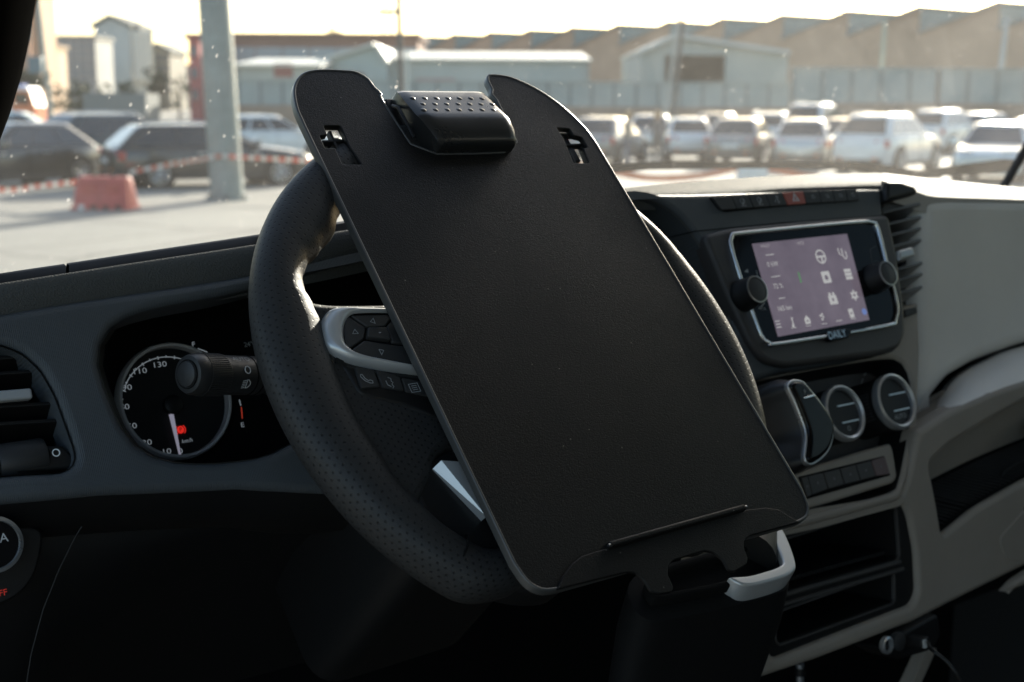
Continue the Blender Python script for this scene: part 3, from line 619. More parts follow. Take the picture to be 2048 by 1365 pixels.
# ------------------------------------------------------------------ two people standing among the cars
def person(px, D, h, cols, label, turn):
    o_ = bgp(px, D); k = h/1.75
    J = [((0, 0, .98), .13), ((0, 0, 1.15), .125), ((0, 0, 1.38), .15), ((0, 0, 1.49), .06), ((0, .01, 1.58), .085), ((0, .0, 1.68), .085),
         ((.10, 0, .92), .10), ((.11, .02, .50), .06), ((.12, -.02, .09), .045), ((.12, .12, .04), .04),
         ((-.10, 0, .92), .10), ((-.12, -.03, .50), .06), ((-.13, -.06, .09), .045), ((-.13, .08, .04), .04),
         ((.20, 0, 1.41), .06), ((.26, -.03, 1.13), .043), ((.22, .10, .95), .032), ((-.20, 0, 1.41), .06), ((-.26, -.03, 1.13), .043), ((-.24, .12, 1.0), .032)]
    E_ = [(0, 1), (1, 2), (2, 3), (3, 4), (4, 5), (0, 6), (6, 7), (7, 8), (8, 9), (0, 10), (10, 11), (11, 12), (12, 13), (2, 14), (14, 15), (15, 16), (2, 17), (17, 18), (18, 19)]
    me = bpy.data.meshes.new('person'); me.from_pydata([Vector(p)*k for p, _ in J], E_, [])
    o = bpy.data.objects.new('person', me); COL.objects.link(o); md = o.modifiers.new('s', 'SKIN')
    for i, (_, r_) in enumerate(J): me.skin_vertices[0].data[i].radius = (r_*k, r_*k)
    me.skin_vertices[0].data[0].use_root = True; o.modifiers.new('b', 'SUBSURF').levels = 2
    dg = bpy.context.evaluated_depsgraph_get(); m2 = bpy.data.meshes.new_from_object(o.evaluated_get(dg)); bpy.data.objects.remove(o); m2.materials.clear()
    for c in cols[:3]: m2.materials.append(M('cloth', c, .85))
    for p in m2.polygons:
        z = p.center.z/k; p.material_index = 0 if z > 1.46 else (1 if z > .93 else 2)
    zmin = min(v.co.z for v in m2.vertices)
    for v in m2.vertices: v.co.z -= zmin
    ro = ob('person', m2, None); ro.location = o_; ro.rotation_euler = (0, 0, R(turn)); tag(ro, label, 'person', 'people standing among the cars')
    bm = B(); lathe(bm, [(.02, .11), (.07, .09), (.105, .02), (.10, -.06), (.07, -.10)], (0, -.012*k, 1.66*k-zmin), (0, -.15, 1), 14)
    hr = ob('hair', bm, M('hair', cols[3], .6)); hr.parent = ro
person(1251, 42, 1.72, [(.45, .28, .2), (.30, .26, .20), (.09, .10, .13), (.42, .27, .12)], 'person in a beige jacket next to the tray edge', 30)
person(1309, 42.5, 1.70, [(.45, .28, .2), (.16, .14, .13), (.12, .11, .10), (.40, .24, .09)], 'person in dark clothes left of the small white car', -20)
# ================================================================== the van: shell, windscreen, pillars
FF = Frame(hitY(1620, 570, .85), 25)                   # dashboard fascia
FW = Frame((.57, .711, 1.826), 40.67, 2.35)            # steering wheel
FT = Frame((.586, .713, 1.871), 43.6)                  # tray
m_dash = M('dash plastic', (.056, .063, .068), .55, grain=(260, .28, 'rib'), spec=.35, vary=(9, .10))
m_dash2 = M('dash plastic brown black', (.042, .039, .037), .5, grain=(1100, .35), spec=.4, vary=(12, .10))
m_black = M('black plastic', (.0065, .0065, .0065), .5, grain=(1400, .25), spec=.35)
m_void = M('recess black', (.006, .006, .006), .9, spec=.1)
m_soft = M('dark switch rubber', (.028, .028, .028), .5, grain=(1800, .2), spec=.4, smudge=.08)
m_taupe = M('taupe plastic', (.27, .238, .20), .55, grain=(900, .35), spec=.35, vary=(10, .06))
m_grey = M('grey fascia plastic', (.66, .63, .585), .5, grain=(1000, .3), spec=.35, vary=(7, .05))
m_grey2 = M('grey top plastic', (.42, .40, .37), .7, grain=(900, .4), spec=.06, vary=(7, .06))
m_top = M('dash top plastic', (.075, .076, .072), .70, grain=(700, .9, 'cell'), spec=.035)
m_silv = M('satin silver paint', (.50, .51, .51), .33, .45, smudge=.04); m_chrome = M('satin chrome', (.66, .68, .69), .30, .85, smudge=.06); m_chromeb = M('bright chrome', (.72, .73, .73), .12, 1.0)
m_gloss = M('piano black', (.006, .006, .007), .06, spec=.22, smudge=.03)
m_gloss3 = M('polished black', (.004, .004, .005), .07, spec=.6, coat=.7)
m_gloss2 = M('dial glass black', (.004, .004, .0045), .08, spec=.06)
m_ink = M('white print', (.55, .56, .56), .6); m_inkd = M('dim print', (.30, .31, .31), .6); m_inkf = M('faint print', (.12, .12, .12), .6)
m_trimd = M('cab trim', (.02, .02, .02), .85, grain=(500, .4)); m_seal = M('rubber seal', (.012, .012, .012), .7)

m_head = M('pale headlining', (.55, .55, .54), .9)
cab = thing('van_cab', (1.03, .2, 1.0), 'dark cab shell of the van with its windscreen and pillars', 'van')
def zz(z): return 2.0+z
bx = lambda n, x0, x1, y0, y1, z0, z1, m, p: ob(n, boxf(B(), Frame.axes((0, 0, 0), (1, 0, 0), (0, 1, 0)), x0, x1, y0, y1, z0, z1), m, p, smooth=False)
bx('roof', .0, 2.16, -1.1, .84, zz(.60), zz(.66), m_head, cab)
bx('rear_bulkhead', .0, 2.16, -1.15, -1.10, zz(-1.3), zz(.60), m_head, cab)
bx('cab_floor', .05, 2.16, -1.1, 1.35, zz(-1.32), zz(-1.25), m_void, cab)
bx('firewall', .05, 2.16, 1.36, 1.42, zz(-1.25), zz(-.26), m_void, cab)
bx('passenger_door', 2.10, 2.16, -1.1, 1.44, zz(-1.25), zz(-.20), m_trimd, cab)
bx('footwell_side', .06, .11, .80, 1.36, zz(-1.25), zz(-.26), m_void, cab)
bx('door_pillar', 2.10, 2.16, -.95, -.70, zz(-.20), zz(.60), m_trimd, cab)
mwg, t, b = new_mat('tinted side glass'); t.nodes.remove(b)  # unseen passenger pane, its tint added to dim sky reflections in the dials
tr_ = node(t, 'ShaderNodeBsdfTransparent'); tr_.inputs[0].default_value = (.55, .58, .56, 1); gl_ = node(t, 'ShaderNodeBsdfGlossy'); gl_.inputs['Roughness'].default_value = .03
mg_ = node(t, 'ShaderNodeMixShader'); mg_.inputs[0].default_value = .05; t.links.new(tr_.outputs[0], mg_.inputs[1]); t.links.new(gl_.outputs[0], mg_.inputs[2]); t.links.new(mg_.outputs[0], t.nodes['Material Output'].inputs[0])
bx('side_window', 2.125, 2.13, -.70, 1.10, zz(-.20), zz(.60), mwg, cab)
# seats behind the lens: they keep the footwell dark
m_seat = M('seat cloth', (.03, .03, .032), .95, grain=(900, .5))
def seat(name, x0, x1):
    bm = B(); f = Frame.axes((0, 0, 0), (0, 1, 0), (0, 0, 1))
    prism(bm, [rnd([(-.62, zz(-.95)), (.02, zz(-.95)), (.06, zz(-.72)), (-.02, zz(-.66)), (-.60, zz(-.70))], .04)], f, x0, x1, .03); s_ = ob(name, bm, m_seat, cab)
    bm = B(); prism(bm, [rnd([(-.62, zz(-.72)), (-.46, zz(-.70)), (-.60, zz(.02)), (-.72, zz(.02))], .05)], f, x0+.02, x1-.02, .03); ob('backrest', bm, m_seat, s_)
    bm = B(); prism(bm, [rnd([(-.72, zz(.06)), (-.62, zz(.06)), (-.64, zz(.26)), (-.74, zz(.26))], .03)], f, (x0+x1)/2-.13, (x0+x1)/2+.13, .03); ob('headrest', bm, m_seat, s_)
seat('driver_seat', .28, .84); seat('passenger_bench', 1.02, 2.02)
# windscreen: curved, dusty, slightly green
mgl, t, b = new_mat('windscreen glass'); t.nodes.remove(b); out = t.nodes['Material Output']
trn = node(t, 'ShaderNodeBsdfTransparent'); trn.inputs[0].default_value = (.945, .972, .955, 1)
gls = node(t, 'ShaderNodeBsdfGlossy'); gls.inputs['Roughness'].default_value = .02
lw = node(t, 'ShaderNodeLayerWeight'); lw.inputs[0].default_value = .5; pw = node(t, 'ShaderNodeMath', operation='POWER'); pw.inputs[1].default_value = 5.0; t.links.new(lw.outputs['Facing'], pw.inputs[0])
fre = node(t, 'ShaderNodeMath', operation='MULTIPLY_ADD'); fre.inputs[1].default_value = .6; fre.inputs[2].default_value = .035; t.links.new(pw.outputs[0], fre.inputs[0])
m1 = node(t, 'ShaderNodeMixShader'); t.links.new(fre.outputs[0], m1.inputs[0]); t.links.new(trn.outputs[0], m1.inputs[1]); t.links.new(gls.outputs[0], m1.inputs[2])
tc = node(t, 'ShaderNodeTexCoord'); tl = node(t, 'ShaderNodeBsdfTranslucent'); tl.inputs[0].default_value = (.84, .81, .74, 1)
film = node(t, 'ShaderNodeTexNoise', Scale=5.0, Detail=6.0, Roughness=.7); t.links.new(tc.outputs['Object'], film.inputs[0])
fm = node(t, 'ShaderNodeMapRange'); fm.inputs['From Min'].default_value = .3; fm.inputs['From Max'].default_value = .75; fm.inputs['To Min'].default_value = .022; fm.inputs['To Max'].default_value = .05
t.links.new(film.outputs['Fac'], fm.inputs['Value'])
sxx = node(t, 'ShaderNodeSeparateXYZ'); t.links.new(tc.outputs['Object'], sxx.inputs[0])      # sunward haze put into the film: denser towards the passenger side
rx = node(t, 'ShaderNodeMapRange'); rx.interpolation_type = 'SMOOTHSTEP'; rx.inputs['From Min'].default_value = .5; rx.inputs['From Max'].default_value = 2.0; rx.inputs['To Min'].default_value = 1.0; rx.inputs['To Max'].default_value = 2.1
t.links.new(sxx.outputs[0], rx.inputs['Value']); fmu = node(t, 'ShaderNodeMath', operation='MULTIPLY'); t.links.new(fm.outputs['Result'], fmu.inputs[0]); t.links.new(rx.outputs[0], fmu.inputs[1])
add = fmu.outputs[0]
for sc_, thr, amt, keep in ((60, .09, .22, .80), (150, .16, .16, .85), (26, .04, .40, .80)):
    vo = node(t, 'ShaderNodeTexVoronoi', Scale=sc_); mpn = node(t, 'ShaderNodeMapping'); mpn.inputs['Scale'].default_value = (1, .75, .6); mpn.inputs['Rotation'].default_value = (.3, .5, .2)
    t.links.new(tc.outputs['Object'], mpn.inputs[0]); t.links.new(mpn.outputs[0], vo.inputs['Vector'])
    lt = node(t, 'ShaderNodeMath', operation='LESS_THAN'); lt.inputs[1].default_value = thr; t.links.new(vo.outputs['Distance'], lt.inputs[0])
    sc3 = node(t, 'ShaderNodeSeparateColor'); t.links.new(vo.outputs['Color'], sc3.inputs[0])
    gk = node(t, 'ShaderNodeMath', operation='GREATER_THAN'); gk.inputs[1].default_value = keep; t.links.new(sc3.outputs[0], gk.inputs[0])
    mu = node(t, 'ShaderNodeMath', operation='MULTIPLY'); t.links.new(lt.outputs[0], mu.inputs[0]); t.links.new(gk.outputs[0], mu.inputs[1])
    m3 = node(t, 'ShaderNodeMath', operation='MULTIPLY_ADD'); m3.inputs[1].default_value = amt; t.links.new(mu.outputs[0], m3.inputs[0]); t.links.new(add, m3.inputs[2]); add = m3.outputs[0]
m2 = node(t, 'ShaderNodeMixShader'); t.links.new(add, m2.inputs[0]); t.links.new(m1.outputs[0], m2.inputs[1]); t.links.new(tl.outputs[0], m2.inputs[2]); t.links.new(m2.outputs[0], out.inputs[0])
def scr(a, k, o=0.0):
    x = .0+a*2.13; q = (x-1.03)**2; y0, y1 = 1.40-.08*q, .82-.08*q
    return Vector((x, y0+(y1-y0)*k+o*.8+math.sin(math.pi*k)*.02, zz(-.22+.82*k)+o*.6))
ob('windscreen', loft(B(), [[scr(j/24, i/10) for j in range(25)] for i in range(11)]), mgl, cab)
bm = B(); tube(bm, [scr(0, 0), scr(0, .5), scr(0, 1)], .02, 8); ob('screen_seal', bm, m_seal, cab)
bm = B(); tube(bm, [scr(1, 0), scr(1, .5), scr(1, 1)], .02, 8); ob('screen_seal', bm, m_seal, cab)
# driver's pillar close to the lens, its right edge leaning into the picture
def pillar(name, pts, r, m, ov=.7):
    c = spline(pts, 16); rows = []
    for i, p in enumerate(c):
        tn = (c[min(i+1, 15)]-c[max(i-1, 0)]).normalized(); e = Vector((1, 0, 0)); e = (e-tn*e.dot(tn)).normalized(); g_ = tn.cross(e)
        rows.append([p+e*math.cos(a)*r+g_*math.sin(a)*r*ov for a in (2*math.pi*k/20 for k in range(20))])
    return ob(name, loft(B(), rows, cu=True, caps=True), m, cab)
m_pil = M('pillar trim', (.006, .006, .006), .95, spec=.0)
PX = [(62, 0), (50, 70), (37, 130), (20, 190), (0, 246)]
pl = [hitY(px, py, .70+.0011*py) - Vector((.048, 0, 0)) for px, py in PX]
d_ = (pl[0]-pl[1]).normalized(); pl = [pl[0]+d_*.75, pl[0]+d_*.35]+pl+[pl[-1]+(pl[-1]-pl[-2]).normalized()*.3]
pillar('driver_pillar', pl, .048, m_pil, .8)
bm = B(); tube(bm, [hitY(1985, 410, 1.24), hitY(2018, 356, 1.23), hitY(2050, 300, 1.22), hitY(2120, 180, 1.16)], .007, 8); ob('quarter_window_bar', bm, m_seal, cab)

m_wip = M('wiper rubber', (.006, .006, .006), .95, spec=.0)
# wiper lying along the foot of the screen, outside
wip = thing('windscreen_wiper', hitY(1850, 345, 1.42), 'black wiper arm and blade resting outside the windscreen', 'wiper')
bm = B(); tube(bm, [hitY(1690, 330, 1.44), hitY(1760, 338, 1.44), hitY(1838, 350, 1.43), hitY(1880, 349, 1.42)], .007, 8); ob('wiper_arm', bm, m_wip, wip)
f = Frame.axes(hitY(1835, 349, 1.41), hitY(2022, 329, 1.41)-hitY(1835, 349, 1.41), (0, 0, 1)); Lw = (hitY(2022, 329, 1.41)-hitY(1835, 349, 1.41)).length
P1('blade', [[(0, -.004), (Lw*.5, -.010), (Lw*.97, -.012), (Lw, .0), (Lw*.97, .010), (Lw*.5, .008), (0, .004)]], f, -.01, .012, m_wip, wip, .003)
bm = B(); tube(bm, [hitY(1180, 342, 1.46), hitY(1300, 332, 1.46), hitY(1500, 330, 1.46), hitY(1700, 333, 1.45)], .006, 6); ob('wiper_link', bm, m_wip, wip)

# ================================================================== dashboard
dash = thing('dashboard', (1.03, 1.0, 1.5), 'dark van dashboard with screen, dials, vents and grey passenger side', 'dashboard')
TOPE = [(-190, 660), (0, 627), (130, 605), (300, 580), (500, 549), (690, 514), (900, 468), (1100, 420), (1250, 389), (1400, 386), (1600, 380), (1720, 376), (1764, 376)]
CLU = [(199, 730), (203, 690), (224, 655), (262, 632), (330, 612), (450, 590), (560, 562), (690, 527), (850, 492), (1000, 455), (1150, 420), (1250, 396), (1310, 401), (1355, 427), (1386, 462), (1412, 505), (1440, 565), (1468, 650), (1480, 730), (1440, 800), (1200, 850), (900, 868), (700, 862), (620, 872), (575, 890), (530, 912), (430, 925), (345, 922), (290, 902), (255, 868), (228, 815)]
VNT = [(-190, 672), (-60, 676), (10, 690), (48, 706), (84, 740), (112, 790), (138, 862), (153, 905), (150, 930), (124, 944), (40, 948), (-190, 968)]
fas_top = sp2(FF.tr(TOPE), 60, False)
fas_out = [(1772, 445), (1796, 560), (1804, 650), (1796, 700), (1700, 722), (1560, 745), (1490, 770), (1440, 880), (1300, 960), (1000, 1000), (600, 985), (480, 978), (200, 990), (0, 1008), (-190, 1030)]
clu2 = sp2(FF.tr(CLU), 96); vnt2 = rnd(FF.tr(VNT), .004, 2)
fascia = P1('fascia', [fas_top+rnd(FF.tr(fas_out), .003, 2), clu2, vnt2], FF, -.03, 0, m_dash, dash, .006, 4)
# rolled lower edge of the driver's fascia, its shade put in as black
LOW = [(-190, 1026), (0, 1005), (200, 988), (480, 977), (620, 985), (1000, 998)]
r0 = spline([FF.pt(*FF.at(x, y), -.004) for x, y in LOW], 30)
ob('lower_roll', loft(B(), [[p for p in r0], [p+Vector((0, .006, -.014)) for p in r0], [p+Vector((0, .025, -.032)) for p in r0], [p+Vector((0, .06, -.045)) for p in r0]]), m_black, dash)
def drop(p, Y, d): return Vector((p.x+(Y-p.y)*.05, Y, 2.0+(p.z-2.0)*Y/p.y-d))       # falls away below the line of sight over the crest
# top of the dashboard: crest seen against the yard, then flat to the screen
CREST = [(-190, 598), (0, 567), (130, 547), (300, 521), (500, 491), (690, 461), (900, 428), (1100, 398), (1250, 377), (1400, 362), (1600, 350), (1720, 347), (1764, 347)]
def crest(i):
    x = CREST[i][0]; a = FF.pt(*FF.at(*TOPE[i]), 0); dY = .014 if x < 1000 else .014+(min(x, 1400)-1000)/400*.07
    return a, hitY(*CREST[i], a.y+dY), dY
C_ = [crest(i) for i in range(len(TOPE))]; ra = spline([c[0]-FF.ez*.004 for c in C_], 60); rb = spline([c[1] for c in C_], 60)
def roll(A, C, n=5): return [[Vector((a.x+(c.x-a.x)*k/n, a.y+(c.y-a.y)*(1-math.cos(math.pi/2*k/n)), a.z+(c.z-a.z)*math.sin(math.pi/2*k/n))) for a, c in zip(A, C)] for k in range(n+1)]
rows = [[p-FF.ey*.012-FF.ez*.008 for p in ra]]+roll(ra, rb)+[ [drop(p, p.y+.03, .003) for p in rb], [drop(p, 1.12, .012) for p in rb], [drop(p, 1.36, .02) for p in rb]]
ob('dash_top', loft(B(), rows), m_top, dash, ang=60)
# defroster strips along the left crest
for x0, x1 in ((-190, 132), (138, 1000)):
    pts = [p for p in ((-190, 598), (0, 567), (132, 547), (138, 546), (300, 521), (500, 491), (690, 461), (1000, 413)) if x0 <= p[0] <= x1]
    lo = spline([hitY(x, y+4, .93) for x, y in pts], 20); hi = spline([hitY(x, y-15 if x > -100 else y-13, .935) for x, y in pts], 20)
    ob('defroster_strip', loft(B(), [lo, hi, [p+Vector((0, .004, .001)) for p in hi], [p+Vector((0, .02, -.02)) for p in hi]]), m_black, dash)

# ------------------------------------------------------------------ left vent
vb = P1('air_vent', [FF.tr([(-200, 650), (40, 670), (170, 760), (175, 970), (-200, 990)])], FF, -.075, -.07, m_void, dash, smooth=False, label='left vent with a bright tab and a thumb wheel below')
ob('vent_wall', loft(B(), [[FF.pt(u, v, -.002) for u, v in vnt2], [FF.pt(u*1.0+.004, v, -.07) for u, v in vnt2]], cu=True), m_black, vb)
for k, y in enumerate((705, 738, 768, 832, 866)):
    xr = (60, 85, 100, 132, 142)[k]; a, c = FF.at(-190, y+20, -.03), FF.at(xr, y, -.03)
    f = Frame.axes(FF.pt(*a, -.03), FF.pt(*c, -.03)-FF.pt(*a, -.03), FF.ey*.35+FF.ez*.95); P1('slat', [rect(0, -.016, (Vector(c)-Vector(a)).length, .016)], f, -.0012, .0012, m_black, vb, .001)
a, c = FF.at(-190, 812, -.012), FF.at(60, 791, -.012); f = Frame.axes(FF.pt(*a, -.012), FF.pt(*c, -.012)-FF.pt(*a, -.012), FF.ey)
P1('slat', [rect(0, -.004, (Vector(c)-Vector(a)).length-.001, .004)], f, -.02, .0, m_black, vb, .001)
P1('vent_tab', [rect((Vector(c)-Vector(a)).length-.026, -.0035, (Vector(c)-Vector(a)).length, .0035, .002)], f, .0, .006, M('tab grey', (.33, .34, .34), .35), vb, .0015)
tp = FF.off(0, 0, -.010)
P1('thumb_wheel_plate', [rnd(tp.tr([(-190, 905), (126, 890), (150, 915), (146, 938), (-190, 962)]), .004)], tp, -.05, 0, m_black, vb, .002)
cw_ = tp.at(48, 915); P1('thumb_wheel_slot', [rect(cw_[0]-.0165, cw_[1]-.0038, cw_[0]+.0165, cw_[1]+.0038, .0035)], tp, 0, .0008, m_void, vb)
bm = B(); lathe(bm, [(.0145*math.cos(R(a_)), .0145*math.sin(R(a_))) for a_ in range(-90, 91, 15)], tp.pt(cw_[0], cw_[1], -.0115), tp.ex, 28, caps=False)
bm.free(); bm = B(); lathe(bm, [(.0005, -.0150), (.0120, -.0150), (.0125, -.0140), (.0125, .0140), (.0120, .0150), (.0005, .0150)], tp.pt(cw_[0], cw_[1], -.0098), tp.ex, 40, caps=False); ob('thumb_wheel', bm, m_soft, vb)
co = tp.at(112, 906); P1('ring_mark', [circ(*co, .0026, 24), circ(*co, .0019, 24)], tp, 0, .0004, M('bright print', (.8, .82, .82), .5), vb)

# ------------------------------------------------------------------ instrument cluster
FC = Frame(hitY(345, 800, .99), 22)
clu = P1('instrument_cluster', [FC.tr([(120, 560), (1520, 380), (1560, 980), (120, 1000)])], FC, -.02, -.004, m_void, dash, smooth=False, label='black instrument panel with a round speedometer')
deep = [((850+(x-850)*.985) if x < 850 else x, y if y > 760 else 760+(y-760)*.985) for x, y in CLU]
ob('recess_wall', loft(B(), [[FF.pt(u, v, -.003) for u, v in clu2], [FF.pt(u, v, -.016) for u, v in inset(clu2, -.0015 if area(clu2) > 0 else .0015)], [FC.pt(u, v, -.003) for u, v in sp2(FC.tr(deep), 96)]], cu=True), M('recess plastic', (.10, .094, .086), .6, grain=(900, .3)), clu)
cc = Vector(FC.at(348, 803)); rr = (Vector(FC.at(348, 690))-Vector(FC.at(348, 916))).length/2
bm = B(); lathe(bm, [(rr*1.03, -.003), (rr*1.03, .004), (rr*1.0, .0062), (rr*.955, .006), (rr*.945, -.002)], FC.pt(cc.x, cc.y, 0), FC.ez, 72, caps=False); ob('dial_ring', bm, M('dial ring', (.62, .59, .57), .4), clu)
P1('dial_face', [circ(cc.x, cc.y, rr*.95, 64)], FC, -.004, -.001, M('dial face', (.012, .012, .012), .7, spec=.3), clu, smooth=False)
m_dial = M('lit numerals', (.4, .43, .45), .6, emit=(.55, .62, .68), estr=.10)
for s, x, y in (('10', 333, 904), ('30', 294, 886), ('50', 264, 853), ('70', 249, 815), ('90', 254, 776), ('110', 279, 743), ('130', 319, 730), ('150', 366, 742), ('0', 361, 903)):
    text('numeral', s, FC, *FC.at(x, y), .0062, m_dial, clu, .0, sx=1.35)
text('unit_mark', 'km/h', FC, *FC.at(374, 882), .0046, m_dial, clu, .0, shear=.2)
text('temperature_readout', '24°C', FC, *FC.at(499, 690), .0056, m_ink, clu, .002)
for s, x, y in (('E', 484, 851), ('F', 386, 690)): text('fuel_letter', s, FC, *FC.at(x, y), .0055, m_dial, clu, .001, sx=1.2)
hubp = Vector(FC.at(343, 812)); rt_ = (Vector(FC.at(317, 716))-hubp).length
def arcpts(a0, a1, r_, n=24): return [(hubp.x+r_*math.cos(R(a0+(a1-a0)*k/(n-1))), hubp.y+r_*math.sin(R(a0+(a1-a0)*k/(n-1)))) for k in range(n)]
bm = B(); stroke(bm, arcpts(150, 55, rt_), .0007, FC, 0); ob('scale_arc', bm, m_dial, clu, smooth=False)
for a_ in range(55, 260, 10):
    e = Vector((math.cos(R(a_)), math.sin(R(a_)))); big = (a_ % 20 == 15)
    bm = B(); stroke(bm, [hubp+e*rt_*(.96 if big else .985), hubp+e*rt_*1.03], .0007, FC, .0002); ob('tick', bm, m_dial, clu, smooth=False)
n0, n1 = Vector(FC.at(340, 830)), Vector(FC.at(359, 918)); d = (n1-n0).normalized(); pn = Vector((-d.y, d.x))
P1('needle', [[tuple(n0+pn*.0019), tuple(n0-pn*.0019), tuple(n1-pn*.0006), tuple(n1+pn*.0006)]], FC, .002, .003, M('needle', (.60, .58, .66), .4, emit=(.5, .48, .6), estr=.15), clu)
bm = B(); lathe(bm, [(.0075, 0), (.0075, .005), (.006, .006), (.0001, .006)], FC.pt(hubp.x, hubp.y, 0), FC.ez, 32, caps=False); ob('needle_hub', bm, m_black, clu)
m_red = M('red warning lamp', (.3, .01, .01), .5, emit=(1, .03, .02), estr=.26)
pp = FC.at(361, 860); P1('parking_brake_lamp', [circ(*pp, .0030, 24)], FC, .0, .0004, m_red, clu, smooth=False)
text('parking_brake_letter', 'P', FC, *pp, .0046, m_void, clu, .0006)
for s in (-1, 1):
    bm = B(); stroke(bm, [(pp[0]+s*.0041*math.cos(R(a_)), pp[1]+.0041*math.sin(R(a_))) for a_ in range(-50, 51, 10)], .0007, FC, .0); ob('parking_brake_arc', bm, m_red, clu, smooth=False)
for (x0, y0, x1, y1) in ((395, 698, 414, 705), (478, 800, 481, 812)):
    bm = B(); stroke(bm, [FC.at(x0, y0), FC.at(x1, y1)], .0008, FC, .0005); ob('gauge_line', bm, m_dial, clu, smooth=False)
for (x0, y0, x1, y1) in ((482, 815, 484, 838),):
    bm = B(); stroke(bm, [FC.at(x0, y0), FC.at(x1, y1)], .0009, FC, .0005); ob('low_fuel_line', bm, M('dim red', (.3, .03, .02), .5, emit=(.8, .08, .04), estr=.12), clu, smooth=False)

# ------------------------------------------------------------------ upper switch row
RW = [(1417, 396), (1440, 392), (1620, 383), (1700, 379), (1712, 381), (1718, 402), (1700, 404), (1580, 412), (1450, 425), (1436, 420)]
row = P1('switch_row', [rnd(FF.tr(RW), .002, 3)], FF, -.004, .0008, m_void, dash, label='row of dark switches with a red hazard button')
dv_t = [(1421, 396.5), (1459, 393), (1492, 391.5), (1527, 388.5), (1561, 386), (1604, 384), (1634, 382.5), (1662, 381.5), (1688, 380.5), (1710, 380.5)]
dv_b = [(1440, 422), (1471, 420), (1505, 417.5), (1538, 415), (1573, 412), (1610, 409.5), (1640, 407.5), (1667, 405.8), (1693, 404.2), (1716, 402)]
m_haz = M('hazard red', (.34, .085, .06), .45, smudge=.08)
fr1 = FF.off(0, 0, .0008)
for k in range(9):
    q = fr1.tr([dv_t[k], dv_t[k+1], dv_b[k+1], dv_b[k]]); c = Vector((sum(p[0] for p in q)/4, sum(p[1] for p in q)/4))
    q = [tuple(c+(Vector(p)-c)*.965) for p in q]
    sw = P1('hazard_button' if k == 4 else 'button', [rnd(q, .0012)], fr1, -.002, .0022, m_haz if k == 4 else m_soft, row, .0006, 2)
    bm = B(); f = fr1.off(c.x, c.y, .0023)
    if k == 4:
        for r_ in (.0052, .0030): stroke(bm, [(-r_*.9, -r_*.6), (r_*.9, -r_*.6), (0, r_*.95)], .0006, f, 0, closed=True)
    elif k in (1, 2): stroke(bm, circ(0, .0005, .0028, 16), .0005, f, 0, closed=True); stroke(bm, [(-.001, -.0035), (.002, .002)], .0006, f, 0); stroke(bm, [(-.0035, -.0042), (.0035, -.0042)], .0005, f, 0)
    elif k == 3: stroke(bm, [(-.003, -.003), (-.001, 0), (.0012, -.001), (.003, .003)], .0006, f, 0); stroke(bm, circ(.0005, .0025, .001, 10), .0005, f, 0, closed=True); stroke(bm, circ(.002, -.003, .001, 10), .0005, f, 0, closed=True)
    elif k > 4: stroke(bm, [(-.0025, .001), (.0025, .0016)], .0006, f, 0); stroke(bm, [(-.002, -.0012), (.001, -.001)], .0006, f, 0); stroke(bm, [(.002, -.002), (.003, .0)], .0006, f, 0)
    if k: ob('switch_symbol', bm, m_ink if k == 4 else m_inkd, row, smooth=False)
    else: bm.free()
# seam above the screen panel
bm = B(); stroke(bm, [FF.at(*p) for p in ((1300, 484), (1390, 463), (1560, 447), (1768, 432))], .0011, FF, -.0004, .0006); ob('panel_seam', bm, m_void, dash, smooth=False)

# ------------------------------------------------------------------ screen unit
SP = [(1398, 474), (1450, 460), (1600, 446), (1768, 434), (1786, 520), (1800, 620), (1802, 672), (1790, 700), (1755, 712), (1560, 738), (1520, 728), (1490, 690), (1440, 580)]
unit = P1('screen_unit', [rnd(FF.tr(SP), .008)], FF, -.01, .007, m_dash2, dash, .005, 4, label='touch screen unit framed in chrome with two round knobs')
FU_ = FF.off(0, 0, .007)
ch = [(1453, 484), (1460, 470), (1480, 465), (1700, 444), (1738, 444), (1752, 456), (1775, 545), (1792, 612), (1788, 644), (1768, 658), (1560, 693), (1530, 690), (1512, 668), (1470, 548)]
cho = sp2(FU_.tr(ch), 90); a_ = area(cho); cho = cho if a_ > 0 else cho[::-1]
P1('chrome_frame', [cho, inset(cho, .0038)], FU_, -.001, .0046, m_chromeb, unit, .0016, 4)
P1('bezel', [inset(cho, .0034)], FU_, -.001, .0014, m_gloss, unit, smooth=False)
FS_ = FF.off(0, 0, .0086)
scq = [(1504, 488), (1694, 468), (1739, 640), (1556, 674)]
m_scr, t, b = new_mat('lit screen'); n = noise_of(t, 30, 3); r = node(t, 'ShaderNodeValToRGB'); r.color_ramp.elements[0].color = (.175, .142, .185, 1); r.color_ramp.elements[1].color = (.235, .195, .245, 1); r.color_ramp.elements[0].position = .3; r.color_ramp.elements[1].position = .7
t.links.new(n.outputs['Fac'], r.inputs[0]); b.inputs['Base Color'].default_value = (.01, .01, .01, 1); b.inputs['Roughness'].default_value = .12
t.links.new(r.outputs[0], b.inputs['Emission Color']); b.inputs['Emission Strength'].default_value = .27
scn = P1('display', [FS_.tr(scq)], FS_, -.0015, 0, m_scr, unit, smooth=False)
m_si = M('screen white', (.02, .02, .02), .4, emit=(.80, .80, .80), estr=.22); m_sg = M('screen green', (.02, .02, .02), .4, emit=(.10, .32, .12), estr=.32); m_sb = M('screen blue', (.02, .02, .02), .4, emit=(.16, .24, .55), estr=.32)
